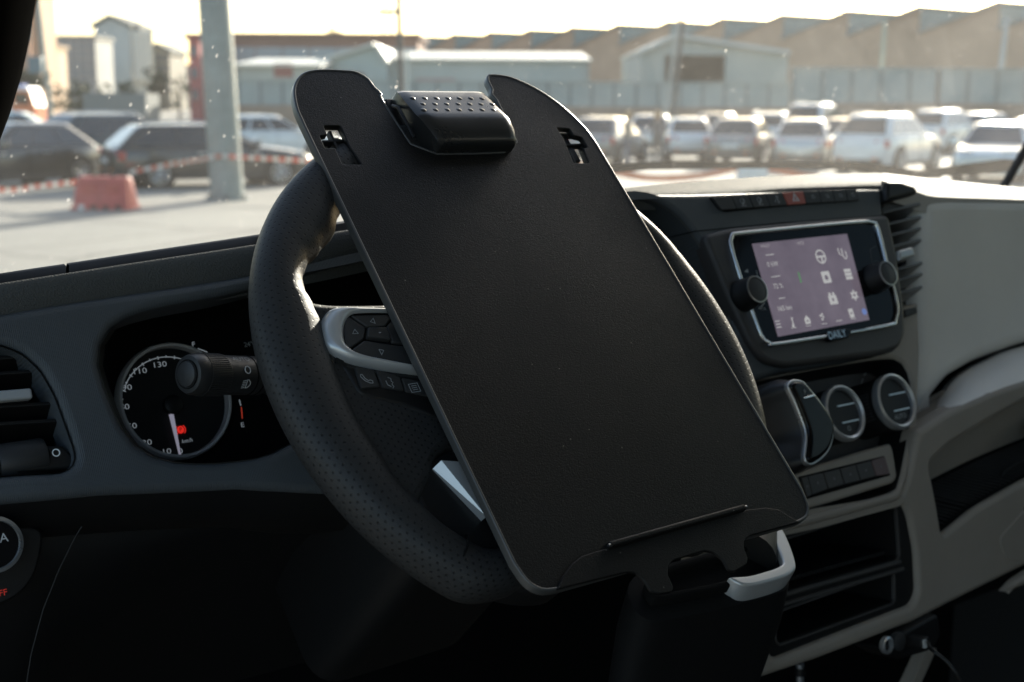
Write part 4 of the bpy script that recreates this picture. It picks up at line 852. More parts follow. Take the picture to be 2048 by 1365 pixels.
for s, x, y, z in (('0 kW', 1545, 529, .0068), ('72 %', 1556, 573, .0068), ('165 km', 1569, 617, .0068), ('14:33', 1600, 487, .0052), ('943227', 1530, 493, .0042)):
    text('screen_text', s, FS_, *FS_.at(x, y), z, m_si if y > 500 else M('screen dim', (.02, .02, .02), .4, emit=(.62, .58, .62), estr=.22), unit, .0003)
for x0, y0, x1, y1 in ((1531, 511, 1547, 509), (1542, 555, 1560, 552), (1557, 598, 1569, 596), (1672, 643, 1683, 641)):
    bm = B(); stroke(bm, [FS_.at(x0, y0), FS_.at(x1, y1)], .0007, FS_, .0003); ob('screen_dash', bm, m_si, unit, smooth=False)
bm = B(); stroke(bm, [FS_.at(1596, 545), FS_.at(1602, 566)], .0016, FS_, .0003); ob('screen_bar', bm, m_sg, unit, smooth=False)
def icon(x, y, kind, s=.0075):
    u, v = FS_.at(x, y); f = FS_.off(u, v, .0003); bm = B()
    if kind == 'wheel': stroke(bm, circ(0, 0, s*.75, 28), .0014, f, 0, closed=True); stroke(bm, [(-s*.7, 0), (s*.7, 0)], .002, f, .0003); stroke(bm, [(0, 0), (0, -s*.7)], .002, f, .0005)
    elif kind == 'scope': stroke(bm, [(-s*.6, s*.8), (-s*.6, 0), (0, -s*.3), (s*.1, s*.7)], .0012, f, 0); stroke(bm, [(0, -s*.3), (s*.3, -s*.8), (s*.75, -s*.5), (s*.7, s*.3)], .0012, f, .0002)
    elif kind == 'card': prism(bm, [rect(-s*.7, -s*.7, s*.7, s*.7, .001), circ(0, -.0005, s*.33, 14)], f, 0, .0003)
    elif kind == 'list':
        for k in (-1, 0, 1): prism(bm, [rect(-s*.65, k*s*.5-s*.2, s*.65, k*s*.5+s*.2, .0006)], f, 0, .0003)
    elif kind == 'bat': prism(bm, [[(-s*.7, -s*.7), (s*.7, -s*.7), (s*.7, s*.4), (s*.5, s*.4), (s*.5, s*.75), (s*.15, s*.75), (s*.15, s*.4), (-s*.15, s*.4), (-s*.15, s*.75), (-s*.5, s*.75), (-s*.5, s*.4), (-s*.7, s*.4)], circ(0, -.001, s*.22, 10)], f, 0, .0003)
    elif kind == 'gear': prism(bm, [circ(0, 0, s*.6, 20), circ(0, 0, s*.28, 12)], f, 0, .0003); [prism(bm, [rect(-s*.12, s*.55, s*.12, s*.85)], Frame.axes(f.O, f.ex*math.cos(a_)+f.ey*math.sin(a_), -f.ex*math.sin(a_)+f.ey*math.cos(a_)), .0, .0003) for a_ in (k*math.pi/3 for k in range(6))]
    elif kind == 'note': stroke(bm, [(0, -s*.6), (0, s*.8), (s*.3, s*.6)], .0013, f, 0); prism(bm, [circ(-s*.2, -s*.6, s*.26, 10)], f, .0003, .0005)
    elif kind == 'house': prism(bm, [[(-s*.6, -s*.6), (s*.6, -s*.6), (s*.6, s*.2), (0, s*.8), (-s*.6, s*.2)], rect(-s*.25, -s*.3, s*.25, 0)], f, 0, .0003)
    elif kind == 'dots': [prism(bm, [circ(a_*s*.5, b_*s*.5, s*.24, 10)], f, 0, .0003) for a_, b_ in ((-.8, .6), (.3, 1.1), (.5, 0), (-.3, -.9))]
    elif kind == 'doc': prism(bm, [rect(-s*.5, -s*.7, s*.5, s*.7, .0008), circ(0, 0, s*.22, 10)], f, 0, .0003)
    elif kind == 'menu':
        for k in (-1, 0, 1): stroke(bm, [(-s*.5, k*s*.5), (s*.5, k*s*.5)], .0009, f, 0)
    ob('screen_icon', bm, m_si, unit, smooth=False)
for x, y, k, s in ((1641, 514, 'wheel', .0088), (1684, 508, 'scope', .0075), (1652, 555, 'card', .0085), (1696, 549, 'list', .0078), (1665, 598, 'bat', .0082), (1708, 591, 'gear', .0065), (1556, 649, 'menu', .006), (1585, 645, 'note', .006), (1614, 641, 'house', .006), (1644, 635, 'dots', .005), (1702, 627, 'doc', .0065)): icon(x, y, k, s)
for x, y in ((1587, 656), (1616, 652), (1648, 648), (1706, 638)):
    bm = B(); stroke(bm, [FS_.at(x-5, y+.5), FS_.at(x+5, y-.5)], .0005, FS_, .0003); ob('screen_caption', bm, m_si, unit, smooth=False)
u, v = FS_.at(1728, 624); P1('screen_icon', [circ(u, v, .0034, 14)], FS_, .0003, .0006, m_sb, unit, smooth=False)
for x, y in ((1512, 580), (1774, 548)):
    c = FU_.at(x, y, .018); w_ = lambda h: FU_.pt(c[0], c[1], h)
    kb = ob('knob', lathe(B(), [(.0155, 0), (.0152, .006), (.0138, .008), (.0136, .018), (.0128, .0198)], w_(0), FU_.ez, 48), m_black, unit)
    ob('knob_ring', lathe(B(), [(.0130, .0185), (.0129, .0201), (.0117, .0204), (.0113, .0192)], w_(0), FU_.ez, 48, caps=False), M('dark chrome', (.35, .36, .36), .3, .85), kb)
    ob('knob_cap', lathe(B(), [(.0114, .0185), (.0112, .0196), (.008, .0204), (.0001, .0206)], w_(0), FU_.ez, 40, caps=False), m_soft, kb)
bm = B(); stroke(bm, [FU_.at(1513, 541, .002), FU_.at(1518, 561, .002)], .0007, FU_, .0016); stroke(bm, [FU_.at(1530, 606, .002), FU_.at(1518, 618, .002)], .0009, FU_, .0016); ob('volume_marks', bm, m_inkd, unit, smooth=False)
text('volume_word', 'VOL', FU_, *FU_.at(1527, 618, .002), .0042, m_inkd, unit, .0016)
bm = B(); prism(bm, [[FU_.at(*p, .002) for p in ((1489, 543), (1496, 538), (1497, 546))]], FU_, .0015, .0018); ob('speaker_mark', bm, m_inkd, unit, smooth=False)
bm = B(); stroke(bm, [FU_.at(1752, 492, .002), FU_.at(1740, 500, .002), FU_.at(1745, 524, .002), FU_.at(1757, 522, .002)], .0004, FU_, .0015); ob('bezel_button_line', bm, m_inkf, unit, smooth=False)
dl = [(1648, 678), (1655, 664), (1692, 658), (1701, 662), (1694, 677), (1660, 684)]
P1('emblem_plate', [rnd(FU_.tr(dl, .003), .0015)], FU_, .0005, .0052, m_gloss, unit, .0008)
_q = Vector(FU_.at(1690, 666, .005))-Vector(FU_.at(1656, 672, .005))
text('emblem_word', 'DAILY', FU_, *FU_.at(1673.5, 670, .005), .0105, m_chromeb, unit, .0053, rot=math.atan2(_q.y, _q.x), sx=.92, ext=.0003)
# ------------------------------------------------------------------ centre vent beside the passenger panel
FV = FF.off(0, 0, -.006)
vc = P1('air_vent', [FF.tr([(1752, 372), (1862, 360), (1862, 640), (1790, 650)])], FF, -.085, -.08, m_void, dash, smooth=False, label='tall dark vent between screen and grey passenger panel')
for k, (x0, y0, x1, y1) in enumerate(((1766, 425, 1842, 407), (1772, 449.5, 1844, 433), (1777, 471.5, 1844, 455.5), (1782, 494, 1844, 479), (1791, 540, 1846, 525), (1796, 561, 1846, 547), (1799, 586, 1846, 573))):
    a, c = FV.at(x0, y0), FV.at(x1, y1); A, C = FV.pt(*a), FV.pt(*c)
    P1('slat', [rect(0, -.026, (C-A).length, .0, .002)], Frame.axes(A, C-A, FV.ey*.25+FV.ez*.97), -.0016, .0016, M('slat plastic', (.075, .073, .07), .38), vc, .0012, 3)
q = FV.tr([(1766, 415), (1776, 398), (1800, 388), (1838, 384), (1838, 405), (1768, 424)]); P1('vent_header', [rnd(q, .003)], FV, -.03, -.004, m_dash2, vc, .003)
P1('vent_hood', [rnd(FV.tr([(1774, 362), (1802, 362), (1832, 372), (1838, 386), (1806, 394), (1774, 402)], .012), .005)], FV, -.05, .012, m_black, vc, .004)
c0, c1 = FV.at(1793, 512, .012), FV.at(1826, 503, .012)
P1('vent_tab', [rnd([(c0[0], c0[1]-.006), (c1[0], c1[1]-.006), (c1[0], c1[1]+.005), (c0[0]+.004, c0[1]+.005)], .003)], FV, -.01, .014, M('tab silver', (.42, .43, .42), .3, .5), vc, .003)

# ------------------------------------------------------------------ taupe centre panel with the climate controls
CP_ = [(1380, 800), (1500, 742), (1600, 724), (1700, 706), (1794, 692), (1802, 612), (1838, 603), (1842, 700), (1836, 862), (1818, 958), (1802, 1000), (1640, 1045), (1380, 1110)]
BOWL = [(1430, 800), (1500, 768), (1600, 746), (1700, 728), (1762, 719), (1794, 720), (1814, 738), (1824, 778), (1820, 850), (1808, 925), (1796, 972), (1780, 985), (1640, 1022), (1430, 1070)]
FL = FF.off(0, 0, -.014)
bowl2 = sp2(FL.tr(BOWL), 72)
low = P1('centre_panel', [rnd(FL.tr(CP_), .005), bowl2], FL, -.03, 0, m_taupe, dash, .005, 4, label='taupe centre panel with climate dials')
FB_ = FL.off(0, 0, -.034)
P1('bowl_back', [FB_.tr([(1380, 700), (1836, 668), (1828, 1000), (1380, 1120)])], FB_, -.01, 0, m_dash2, low, smooth=False)
bowl_i = inset(bowl2, .006 if area(bowl2) > 0 else -.006)
ob('bowl_wall', loft(B(), [[FL.pt(u, v, -.002) for u, v in bowl2], [FL.pt(u, v, -.016) for u, v in inset(bowl2, .001 if area(bowl2) > 0 else -.001)], [FL.pt(u, v, -.0345) for u, v in bowl_i]], cu=True), m_black, low)
# grey shelf of small switches under the dials
BP = [(1560, 962), (1640, 928), (1720, 903), (1782, 886), (1788, 905), (1796, 955), (1788, 966), (1640, 1012), (1560, 1034)]
FBt = FL.off(0, 0, -.006)
bpl = P1('lower_switch_plate', [rnd(FBt.tr(BP), .004)], FBt, -.03, 0, m_taupe, low, .003)
tp_ = [(1599, 956), (1612, 952.5), (1643, 945.5), (1676, 938), (1708, 929.5), (1739, 921.5), (1767, 912.5)]
bt_ = [(1611, 996), (1621, 992), (1653.5, 980), (1686.5, 970.7), (1718, 962.5), (1749.6, 954.3), (1778, 949.8)]
P1('switch_bed', [FBt.tr([(1596, 954.5), tp_[-1], (1780, 951.5), (1612, 999.5)])], FBt, -.004, .0004, m_void, bpl, smooth=False)
for k in range(6):
    q = FBt.tr([tp_[k], tp_[k+1], bt_[k+1], bt_[k]]); c = Vector((sum(p[0] for p in q)/4, sum(p[1] for p in q)/4)); q = [tuple(c+(Vector(p)-c)*.94) for p in q]
    P1('button', [rnd(q, .001, 2)], FBt, 0, .0022, M('muted red switch', (.11, .07, .068), .5) if k == 5 else m_dash2, bpl, .0006, 2)
    P1('button_mark', [rect(c.x-.0008, c.y-.001, c.x+.0008, c.y+.001)], FBt, .0022, .0025, m_inkf, bpl, smooth=False)
# two rotary dials
for (x, y, kx) in ((1686, 827, 0), (1789, 804, 1)):
    FD = FL.off(0, 0, .012); c = FD.at(x, y); O = lambda h: FD.pt(c[0], c[1], h); rk = .0272 if kx == 0 else .0282
    kb = ob('climate_dial', lathe(B(), [(rk*.98, -.046), (rk*.97, -.012), (rk*.90, -.004), (rk*.90, .0)], O(0), FD.ez, 64), m_black, low)
    ob('dial_ring', lathe(B(), [(rk*.92, -.006), (rk*1.0, -.004), (rk*1.02, .0), (rk*.99, .0035), (rk*.92, .0045), (rk*.845, .003), (rk*.83, -.002)], O(0), FD.ez, 64, caps=False), m_chrome, kb)
    P1('dial_glass', [circ(*c, rk*.84, 48)], FD, -.006, -.0005, m_gloss2, kb, smooth=False)
    for v in (-.009, .0075): P1('dial_bar', [rect(c[0]-rk*.2, c[1]+v-.0006, c[0]+rk*.72, c[1]+v+.0006)], FD, -.0005, .0008, m_chrome, kb, smooth=False)
    text('dial_word', 'AUTO' if kx else 'O', FD, c[0]+.002, c[1]-.0155, .0068, m_inkd, kb, .0002)
    for k in range(9):
        a = R(150+k*7); P1('grip_rib', [rect(-.0007, -.006, .0007, .006)], Frame.axes(O(-.016)+FD.ex*math.cos(a)*rk*.965+FD.ey*math.sin(a)*rk*.965, -FD.ex*math.sin(a)+FD.ey*math.cos(a), FD.ez), -.001, .0012, m_soft, kb, smooth=False)
for p_ in ([(1727, 740), (1732, 745), (1727, 752)], [(1725, 758), (1721, 772)]):
    bm = B(); stroke(bm, [FB_.at(*p) for p in p_], .0012, FB_, .0004); ob('air_symbol', bm, m_inkd, low, smooth=False)
u, v = FL.at(1818, 627); P1('small_button', [rnd(FL.tr([(1806, 621), (1830, 615), (1833, 627), (1808, 637)], .001), .001)], FL, 0, .003, m_black, low, .001)

# ------------------------------------------------------------------ grey lower panel: storage bin and passenger shelf
FP = Frame(FL.pt(*FL.at(1700, 1022), -.004), 9)
LP = [(1395, 1105), (1520, 1068), (1640, 1043), (1800, 1000), (1818, 958), (1838, 862), (1900, 822), (1980, 786), (2060, 758), (2380, 668), (2380, 975), (2060, 1128), (1900, 1208), (1830, 1245), (1640, 1318), (1545, 1350), (1395, 1400)]
BIN = [(1520, 1066), (1619, 1032), (1782, 1004), (1806, 1003), (1820, 1028), (1834, 1100), (1838, 1186), (1826, 1211), (1700, 1260), (1555, 1317), (1543, 1310), (1542, 1250)]
SHF = [(1860, 928), (1898, 891), (1975, 844), (2060, 797), (2300, 700), (2300, 850), (2060, 956), (1957, 1014), (1886, 1071), (1876, 1008)]
shf2 = rnd(FP.tr(SHF), .006)
lwr = P1('lower_panel', [rnd(FP.tr(LP), .004), rnd(FP.tr(BIN), .008), shf2], FP, -.02, 0, m_taupe, dash, .006, 4, label='taupe lower dashboard with open bins and shelf')
# storage bin insert, two open compartments
FI = FP.off(0, 0, -.006)
o1 = [(1560, 1086), (1778, 1017), (1790, 1018), (1797, 1112), (1789, 1120), (1570, 1183), (1560, 1170)]
o2 = [(1556, 1228), (1782, 1148), (1786, 1152), (1787, 1200), (1782, 1206), (1560, 1287), (1553, 1280)]
bi = [(1500, 1070), (1619, 1030), (1790, 1000), (1812, 1010), (1842, 1100), (1844, 1195), (1826, 1214), (1555, 1320), (1520, 1325)]
o1s, o2s = rnd(FI.tr(o1), .004), rnd(FI.tr(o2), .003)
sb = P1('storage_bin', [FI.tr(bi), o1s, o2s], FI, -.03, 0, m_black, dash, .003, 3, label='black double storage bin in the lower centre')
for o_ in (o1s, o2s):
    o_ = o_ if area(o_) > 0 else o_[::-1]
    ob('bin_wall', loft(B(), [[FI.pt(u, v, -.002) for u, v in o_], [FI.pt(u, v, -.10) for u, v in inset(o_, .002)]], cu=True), m_black, sb)
    P1('bin_back', [inset(o_, -.002)], FI, -.104, -.099, m_void, sb, smooth=False)
    P1('bin_lip', [inset(o_, -.0028), inset(o_, -.0008)], FI, -.001, .0012, m_dash2, sb, .0008, 2)
a, c = Vector(FI.at(1570, 1180)), Vector(FI.at(1789, 1118))
FM = Frame.axes(FI.pt(a.x, a.y+.006, -.004), FI.pt(c.x, c.y, 0)-FI.pt(a.x, a.y, 0), -FI.ez)
for k in range(34):
    P1('mat_rib', [rect(.003+k*.0046, .004, .0055+k*.0046, .075)], FM, -.002, .0016, m_black, sb, .0007, 2)
for v_ in ((1562, 1192, 1800, 1124), (1552, 1214, 1806, 1138)):
    A, C = FI.pt(*FI.at(v_[0], v_[1])), FI.pt(*FI.at(v_[2], v_[3])); bm = B(); tube(bm, [A, A.lerp(C, .5), C], .0022, 8); ob('bin_rail', bm, m_dash2, sb)
# passenger shelf: floor, ceiling and back run straight forward from the edges of the opening
zs = FP.pt(*FP.at(1886, 1068)).z
def hz(px, py, z=None): return hitG(px, py, zs if z is None else z)
eb = spline([FP.pt(*FP.at(x, y), -.006) for x, y in ((1880, 1074), (1920, 1042), (1957, 1014), (2060, 956), (2160, 910), (2300, 850))], 60)
et = spline([FP.pt(*FP.at(x, y), -.006) for x, y in ((1858, 930), (1898, 889), (1975, 842), (2060, 795), (2160, 752), (2300, 700))], 60)
bk_ = lambda p, d, z=0.0: p+Vector((d*.10, d, z))
shelf = ob('shelf_floor', loft(B(), [eb, [bk_(p, .04, -.002) for p in eb], [bk_(p, .082, -.002) for p in eb]]), m_void, dash, label='open shelf in the passenger dashboard')
ob('shelf_ceiling', loft(B(), [et, [bk_(p, .082) for p in et]]), m_taupe, shelf)
ob('shelf_back', loft(B(), [[bk_(p, .080, -.006) for p in eb], [bk_(p, .080, .006) for p in et]]), m_taupe, shelf)
lw_ = [FP.pt(*FP.at(x, y), -.004) for x, y in ((1859, 928), (1868, 968), (1876, 1010), (1886, 1074))]
ob('shelf_side', loft(B(), [lw_, [bk_(p, .03)+Vector((.006, 0, 0)) for p in lw_], [bk_(p, .082)+Vector((.015, 0, 0)) for p in lw_]]), m_taupe, shelf, ang=70)
y0 = FP.pt(*FP.at(1886, 1068)).y
for k in range(56):
    p = eb[0].lerp(eb[0], 0); s_ = .4+k*1.02
    if s_ > 58: break
    i_ = int(s_); p = eb[i_].lerp(eb[i_+1], s_-i_)
    P1('mat_rib', [rect(0, .006, .0042, .072)], Frame.axes(p+Vector((0, 0, -.003)), (1, 0, 0), (.10, 1, -.02)), -.002, .0030, m_soft, shelf, .001, 2)
# handle scoop of the glove box, lower right
P1('glovebox_lid', [rnd(FP.tr([(1996, 1078), (2050, 1018), (2080, 1000), (2300, 880), (2300, 1004), (2060, 1124), (2010, 1120)]), .01)], FP, -.004, .0012, m_taupe, lwr, .001)
P1('glovebox_handle', [rnd(FP.tr([(1998, 1184), (2020, 1160), (2060, 1134), (2120, 1105), (2120, 1128), (2060, 1160)]), .004)], FP, -.002, .008, m_taupe, lwr, .004)

# ------------------------------------------------------------------ passenger panel and its lit top
FA = Frame(hitY(1950, 550, .878), 7)
AP = [(1848, 398), (1866, 389), (1900, 387), (2050, 392), (2320, 404), (2320, 640), (2120, 672), (2048, 692), (1960, 724), (1905, 756), (1872, 796), (1852, 836), (1838, 858), (1838, 780), (1846, 600)]
pas = P1('passenger_panel', [rnd(FA.tr(AP), .010)], FA, -.03, 0, m_grey, dash, .018, 7, label='large smooth light grey passenger panel')
P1('panel_gap', [rnd(FA.tr([(1842, 396), (1866, 386), (2320, 400), (2320, 650), (2048, 702), (1960, 733), (1900, 768), (1850, 850), (1834, 872), (1840, 600)]), .008)], FA, -.10, -.022, m_black, pas, .004)
ob('light_stop_plate', prism(B(), [[(1.10, -.05), (2.08, -.05), (2.08, -.60), (1.10, -.60)]], Frame((0, 1.0, 1.93), 0), -.004, 0), m_void, pas, smooth=False)  # black plate added behind the panel gap to stop light leaking through
lt = spline([hitY(x, y, .895) for x, y in ((1832, 866), (1852, 832), (1872, 794), (1905, 754), (1960, 722), (2048, 690), (2320, 638))], 40)
lb = spline([FP.pt(*FP.at(x, y), -.003) for x, y in ((1834, 880), (1855, 858), (1880, 838), (1920, 815), (1980, 788), (2060, 760), (2300, 692))], 40)
ob('passenger_ledge', loft(B(), [lt]+[[a_.lerp(c_, k)+Vector((0, -.012*math.sin(math.pi*k), .014*math.sin(math.pi*k))) for a_, c_ in zip(lt, lb)] for k in (.25, .5, .75)]+[lb, [p+Vector((0, .01, -.02)) for p in lb]]), m_grey, dash, ang=70)
PT = [(1764, 362), (1800, 370), (1850, 390), (1900, 395), (2050, 400), (2320, 412)]; PCR = [(1764, 347), (1800, 351), (1850, 357), (1900, 362), (2050, 377), (2320, 398)]
pa = spline([hitY(x, y, .890) for x, y in PT], 30); pc = spline([hitY(x, y, .985) for x, y in PCR], 30)
ob('passenger_top', loft(B(), [[p+Vector((0, .0, -.02)) for p in pa], pa, [a_.lerp(c_, .5)+Vector((0, -.002, .003)) for a_, c_ in zip(pa, pc)], pc, [drop(p, p.y+.03, .003) for p in pc], [drop(p, 1.36, .02) for p in pc]]), m_grey2, dash, ang=60)
# ------------------------------------------------------------------ driver's lower panels and light switch
kn = [[(-190, 1040), (0, 1020), (200, 1004), (480, 992), (700, 990)], [(-190, 1100), (0, 1090), (170, 1080), (480, 1030), (700, 1015)], [(-190, 1250), (0, 1240), (120, 1210), (300, 1110), (520, 1050), (700, 1040)], [(-190, 1400), (40, 1400), (150, 1300), (330, 1180), (520, 1120), (700, 1100)], [(-190, 1600), (40, 1600), (150, 1500), (330, 1400), (520, 1350), (700, 1300)]]
rows = [spline([hitY(x, y, Y) for x, y in r_], 30) for r_, Y in zip(kn, (.86, .85, .855, .90, 1.0))]
knee = ob('knee_panel', loft(B(), rows), m_black, dash, ang=60)
ob('panel_seam', tube(B(), [hitY(x, y,   .838) for x, y in ((178, 1030), (150, 1075), (118, 1140), (86, 1220), (62, 1310), (48, 1400))], .0005, 6), M('seam edge', (.012, .012, .012), .6), knee)
FK = Frame(hitY(0, 1100, .835), 12)
P1('switch_plate', [rnd(FK.tr([(-150, 1070), (60, 1050), (84, 1062), (82, 1100), (66, 1160), (20, 1205), (-150, 1235)]), .01)], FK, -.01, .003, m_black, knee, .002)
c = FK.at(-12, 1090, .02); O = lambda h: FK.pt(c[0], c[1], h)
ls = ob('light_switch', lathe(B(), [(.0185, 0), (.0180, .012), (.0172, .020)], O(0), FK.ez, 48), m_black, knee)
ob('switch_ring', lathe(B(), [(.0175, .019), (.0172, .022), (.0150, .0228), (.0145, .0205)], O(0), FK.ez, 48, caps=False), m_chrome, ls)
P1('switch_face', [circ(*c, .0148, 40)], FK, .018, .0208, m_gloss, ls, smooth=False)
text('switch_letter', 'A', FK, c[0]+.006, c[1]+.003, .008, m_ink, ls, .021)
text('off_word', 'OFF', FK, *FK.at(-1, 1188, .004), .0056, M('red print', (.5, .03, .02), .5, emit=(.8, .05, .03), estr=.1), knee, .0036)

# ------------------------------------------------------------------ steering column with the lamp stalk
colm = thing('steering_column', FW.pt(0, 0, -.2), 'black steering column shroud with the lamp stalk on its left', 'steering column')
rows = []
for w_, a, b_ in ((-.035, .058, .050), (-.05, .064, .056), (-.12, .070, .064), (-.20, .074, .07), (-.30, .078, .075)):
    rows.append([FW.pt(u, v-.006+w_*.02, w_) for u, v in rect(-a, -b_*1.25, a, b_, .03, 6)])
ob('shroud', loft(B(), rows, cu=True, caps=True), m_black, colm)
S0, S1 = hitY(376, 749, .820), hitY(516, 752, .838); ax = (S1-S0).normalized(); Ls = (S1-S0).length; S2 = FW.pt(-.05, .0, -.10)
st_ = ob('lamp_stalk', lathe(B(), [(.0085, -.0005), (.0125, .0), (.0138, .003), (.0142, .008), (.0140, .027), (.0136, .0275), (.0136, Ls*.98), (.0105, Ls*.99)], S0, ax, 48), M('stalk plastic', (.022, .022, .022), .42, grain=(1600, .15), smudge=.08), colm)
ob('stalk_arm', tube(B(), [S1-ax*.002, S1.lerp(S2, .35), S2], .0095, 16), m_black, st_)
ob('stalk_button', lathe(B(), [(.0088, -.0004), (.0084, -.002), (.006, -.0028), (.0001, -.003)], S0, ax, 36, caps=False), m_soft, st_)
ob('button_groove', lathe(B(), [(.0092, -.0010), (.0098, -.0010), (.0098, .0006), (.0092, .0006)], S0, ax, 36, caps=False), m_void, st_)
for k in range(56):
    a = 2*math.pi*k/56; e = Vector((0, 0, 1)); e = (e-ax*e.dot(ax)).normalized(); g_ = ax.cross(e); n_ = e*math.cos(a)+g_*math.sin(a)
    P1('grip_rib', [rect(.009, -.0004, .0262, .0004)], Frame.axes(S0+n_*.0139, ax, n_.cross(ax)), -.0003, .0007, m_soft, st_, smooth=False)
for h in (Ls*.80, Ls*.90): ob('stalk_groove', lathe(B(), [(.0137, h-.0006), (.01385, h-.0005), (.01385, h+.0005), (.0137, h+.0006)], S0, ax, 40, caps=False), m_void, st_)
tocam = (CP-S0).normalized(); up_ = Vector((0, 0, 1)); up_ = (up_-ax*up_.dot(ax)).normalized(); bk = ax.cross(up_).normalized()
if bk.dot(tocam) < 0: bk = -bk
def stalk_frame(deg, h):                       # on the barrel, turned up from facing the driver
    n_ = bk*math.cos(R(deg))+up_*math.sin(R(deg)); e2 = n_.cross(ax); e2 = e2 if e2.dot(up_) > 0 or deg > 80 else -e2
    return Frame.axes(S0+ax*h+n_*.0139, ax, -bk*math.sin(R(deg))+up_*math.cos(R(deg)))
text('stalk_word', 'AUTO', stalk_frame(56, Ls*.60), 0, 0, .0056, m_inkd, st_, .0007)
f = stalk_frame(22, Ls*.64); P1('stalk_ring_symbol', [circ(0, 0, .0028, 24), circ(0, 0, .0021, 24)], f, 0, .0003, m_ink, st_, smooth=False)
f = stalk_frame(-18, Ls*.64); bm = B(); stroke(bm, [(-.0002, -.0030), (-.0002, .0030), (.0012, .0029), (.0030, .0012), (.0034, 0), (.0030, -.0012), (.0012, -.0029)], .0006, f, 0, closed=True)
for k in range(5): stroke(bm, [(-.0012, .0026-k*.0013), (-.0040, .0020-k*.0013)], .0005, f, .0)
ob('lamp_symbol', bm, m_ink, st_, smooth=False)

# ------------------------------------------------------------------ gear selector
gs = thing('gear_selector', hitY(1520, 1110, .70), 'black gear lever with chrome-edged glossy knob in its chrome-ringed console', 'gear lever')
FG = Frame(hitY(1615, 850, .755), 22, 6)
KN = [(1570, 772), (1578, 762), (1592, 761), (1604, 766), (1616, 780), (1634, 802), (1651, 826), (1661, 846), (1663, 870), (1655, 899), (1641, 918), (1622, 931), (1610, 930), (1604, 918), (1605, 900), (1607, 880), (1604, 858), (1594, 830), (1582, 800), (1573, 782)]
kn2 = sp2(FG.tr(KN), 80); kn2 = kn2 if area(kn2) > 0 else kn2[::-1]
body = ob('knob', loft(B(), [[FG.pt(u, v, .0) for u, v in inset(kn2, .0008)], [FG.pt(u-.003, v, -.012) for u, v in inset(kn2, -.004)], [FG.pt(u-.009, v-.002, -.030) for u, v in inset(kn2, -.005)], [FG.pt(u-.016, v-.003, -.048) for u, v in inset(kn2, -.002)], [FG.pt(u-.018, v-.004, -.060) for u, v in inset(kn2, .005)]], cu=True, caps=True), M('knob plastic', (.011, .011, .011), .42, spec=.45), gs)
P1('knob_rim', [kn2, inset(kn2, .0022)], FG, -.003, .0030, m_chrome, body, .0010, 3)
P1('knob_face', [inset(kn2, .0016)], FG, -.003, .0060, M('knob black', (.004, .004, .0045), .10, spec=.16), body, .0048, 7, ang=75)
text('gear_letter', 'P', FG, *FG.at(1602, 787, .002), .0070, m_inkd, body, .0064)
P1('knob_bar', [rnd(FG.tr([(1598, 798), (1620, 791), (1622, 795), (1601, 801)], .002), .0006)], FG, .004, .0068, m_chromeb, body, .0005)
FQ = Frame(hitY(1520, 1115, .665), 62, 4)
RG = [(1395, 1092), (1440, 1078), (1545, 1052), (1562, 1060), (1578, 1090), (1590, 1128), (1586, 1144), (1560, 1156), (1500, 1171), (1468, 1166), (1430, 1148)]
RG = [(1290, 1128), (1440, 1080), (1540, 1054), (1560, 1062), (1576, 1090), (1588, 1128), (1584, 1142), (1558, 1154), (1498, 1170), (1420, 1188), (1310, 1200)]
rg = sp2(FQ.tr(RG), 70); rg = rg if area(rg) > 0 else rg[::-1]
tro = [(1540, 1046), (1560, 1054), (1576, 1082), (1591, 1126), (1588, 1143), (1562, 1157), (1505, 1172), (1478, 1169), (1458, 1156)]; tri_ = [(1462, 1155), (1478, 1154), (1500, 1152), (1545, 1139), (1562, 1130), (1563, 1120), (1550, 1088), (1540, 1066), (1530, 1060)]
tl_ = sp2(FQ.tr(tro), 30, False)+sp2(FQ.tr(tri_), 30, False)
P1('silver_trim', [tl_], FQ, -.026, .001, m_silv, gs, .0022, 4)
P1('inner_ring', [inset(rg, .0070), inset(rg, .0125)], FQ, -.012, -.004, m_void, gs, .002)
P1('boot_bed', [inset(rg, .0110)], FQ, -.016, -.012, m_void, gs, smooth=False)
bt0 = FQ.pt(*FQ.at(1510, 1095), -.012); bt1 = FG.pt(*FG.at(1600, 925), -.03)
ob('boot', tube(B(), [bt0, bt0.lerp(bt1, .25)+Vector((.006, 0, 0)), bt0.lerp(bt1, .5), bt0.lerp(bt1, .8), bt1], lambda s: .022-.012*s+.003*math.sin(s*22), 20), m_black, gs)
dn = Vector((0, .25, -1))
cs = lambda k, sh: [(u*k if u > 0 else u*(k+sh), v) for u, v in rg]
ob('console', loft(B(), [[FQ.pt(u, v, -.014) for u, v in inset(rg, .003)], [FQ.pt(u, v, -.0165) for u, v in inset(rg, -.0030)], [FQ.pt(u, v, -.016)+dn*.03 for u, v in inset(cs(1, .02), -.004)], [FQ.pt(u, v, -.016)+dn*.10 for u, v in cs(.92, .1)], [FQ.pt(u, v*.9, -.016)+dn*.40 for u, v in cs(.80, .3)]], cu=True, caps=True), M('console plastic', (.006, .006, .006), .75, spec=.15), gs)

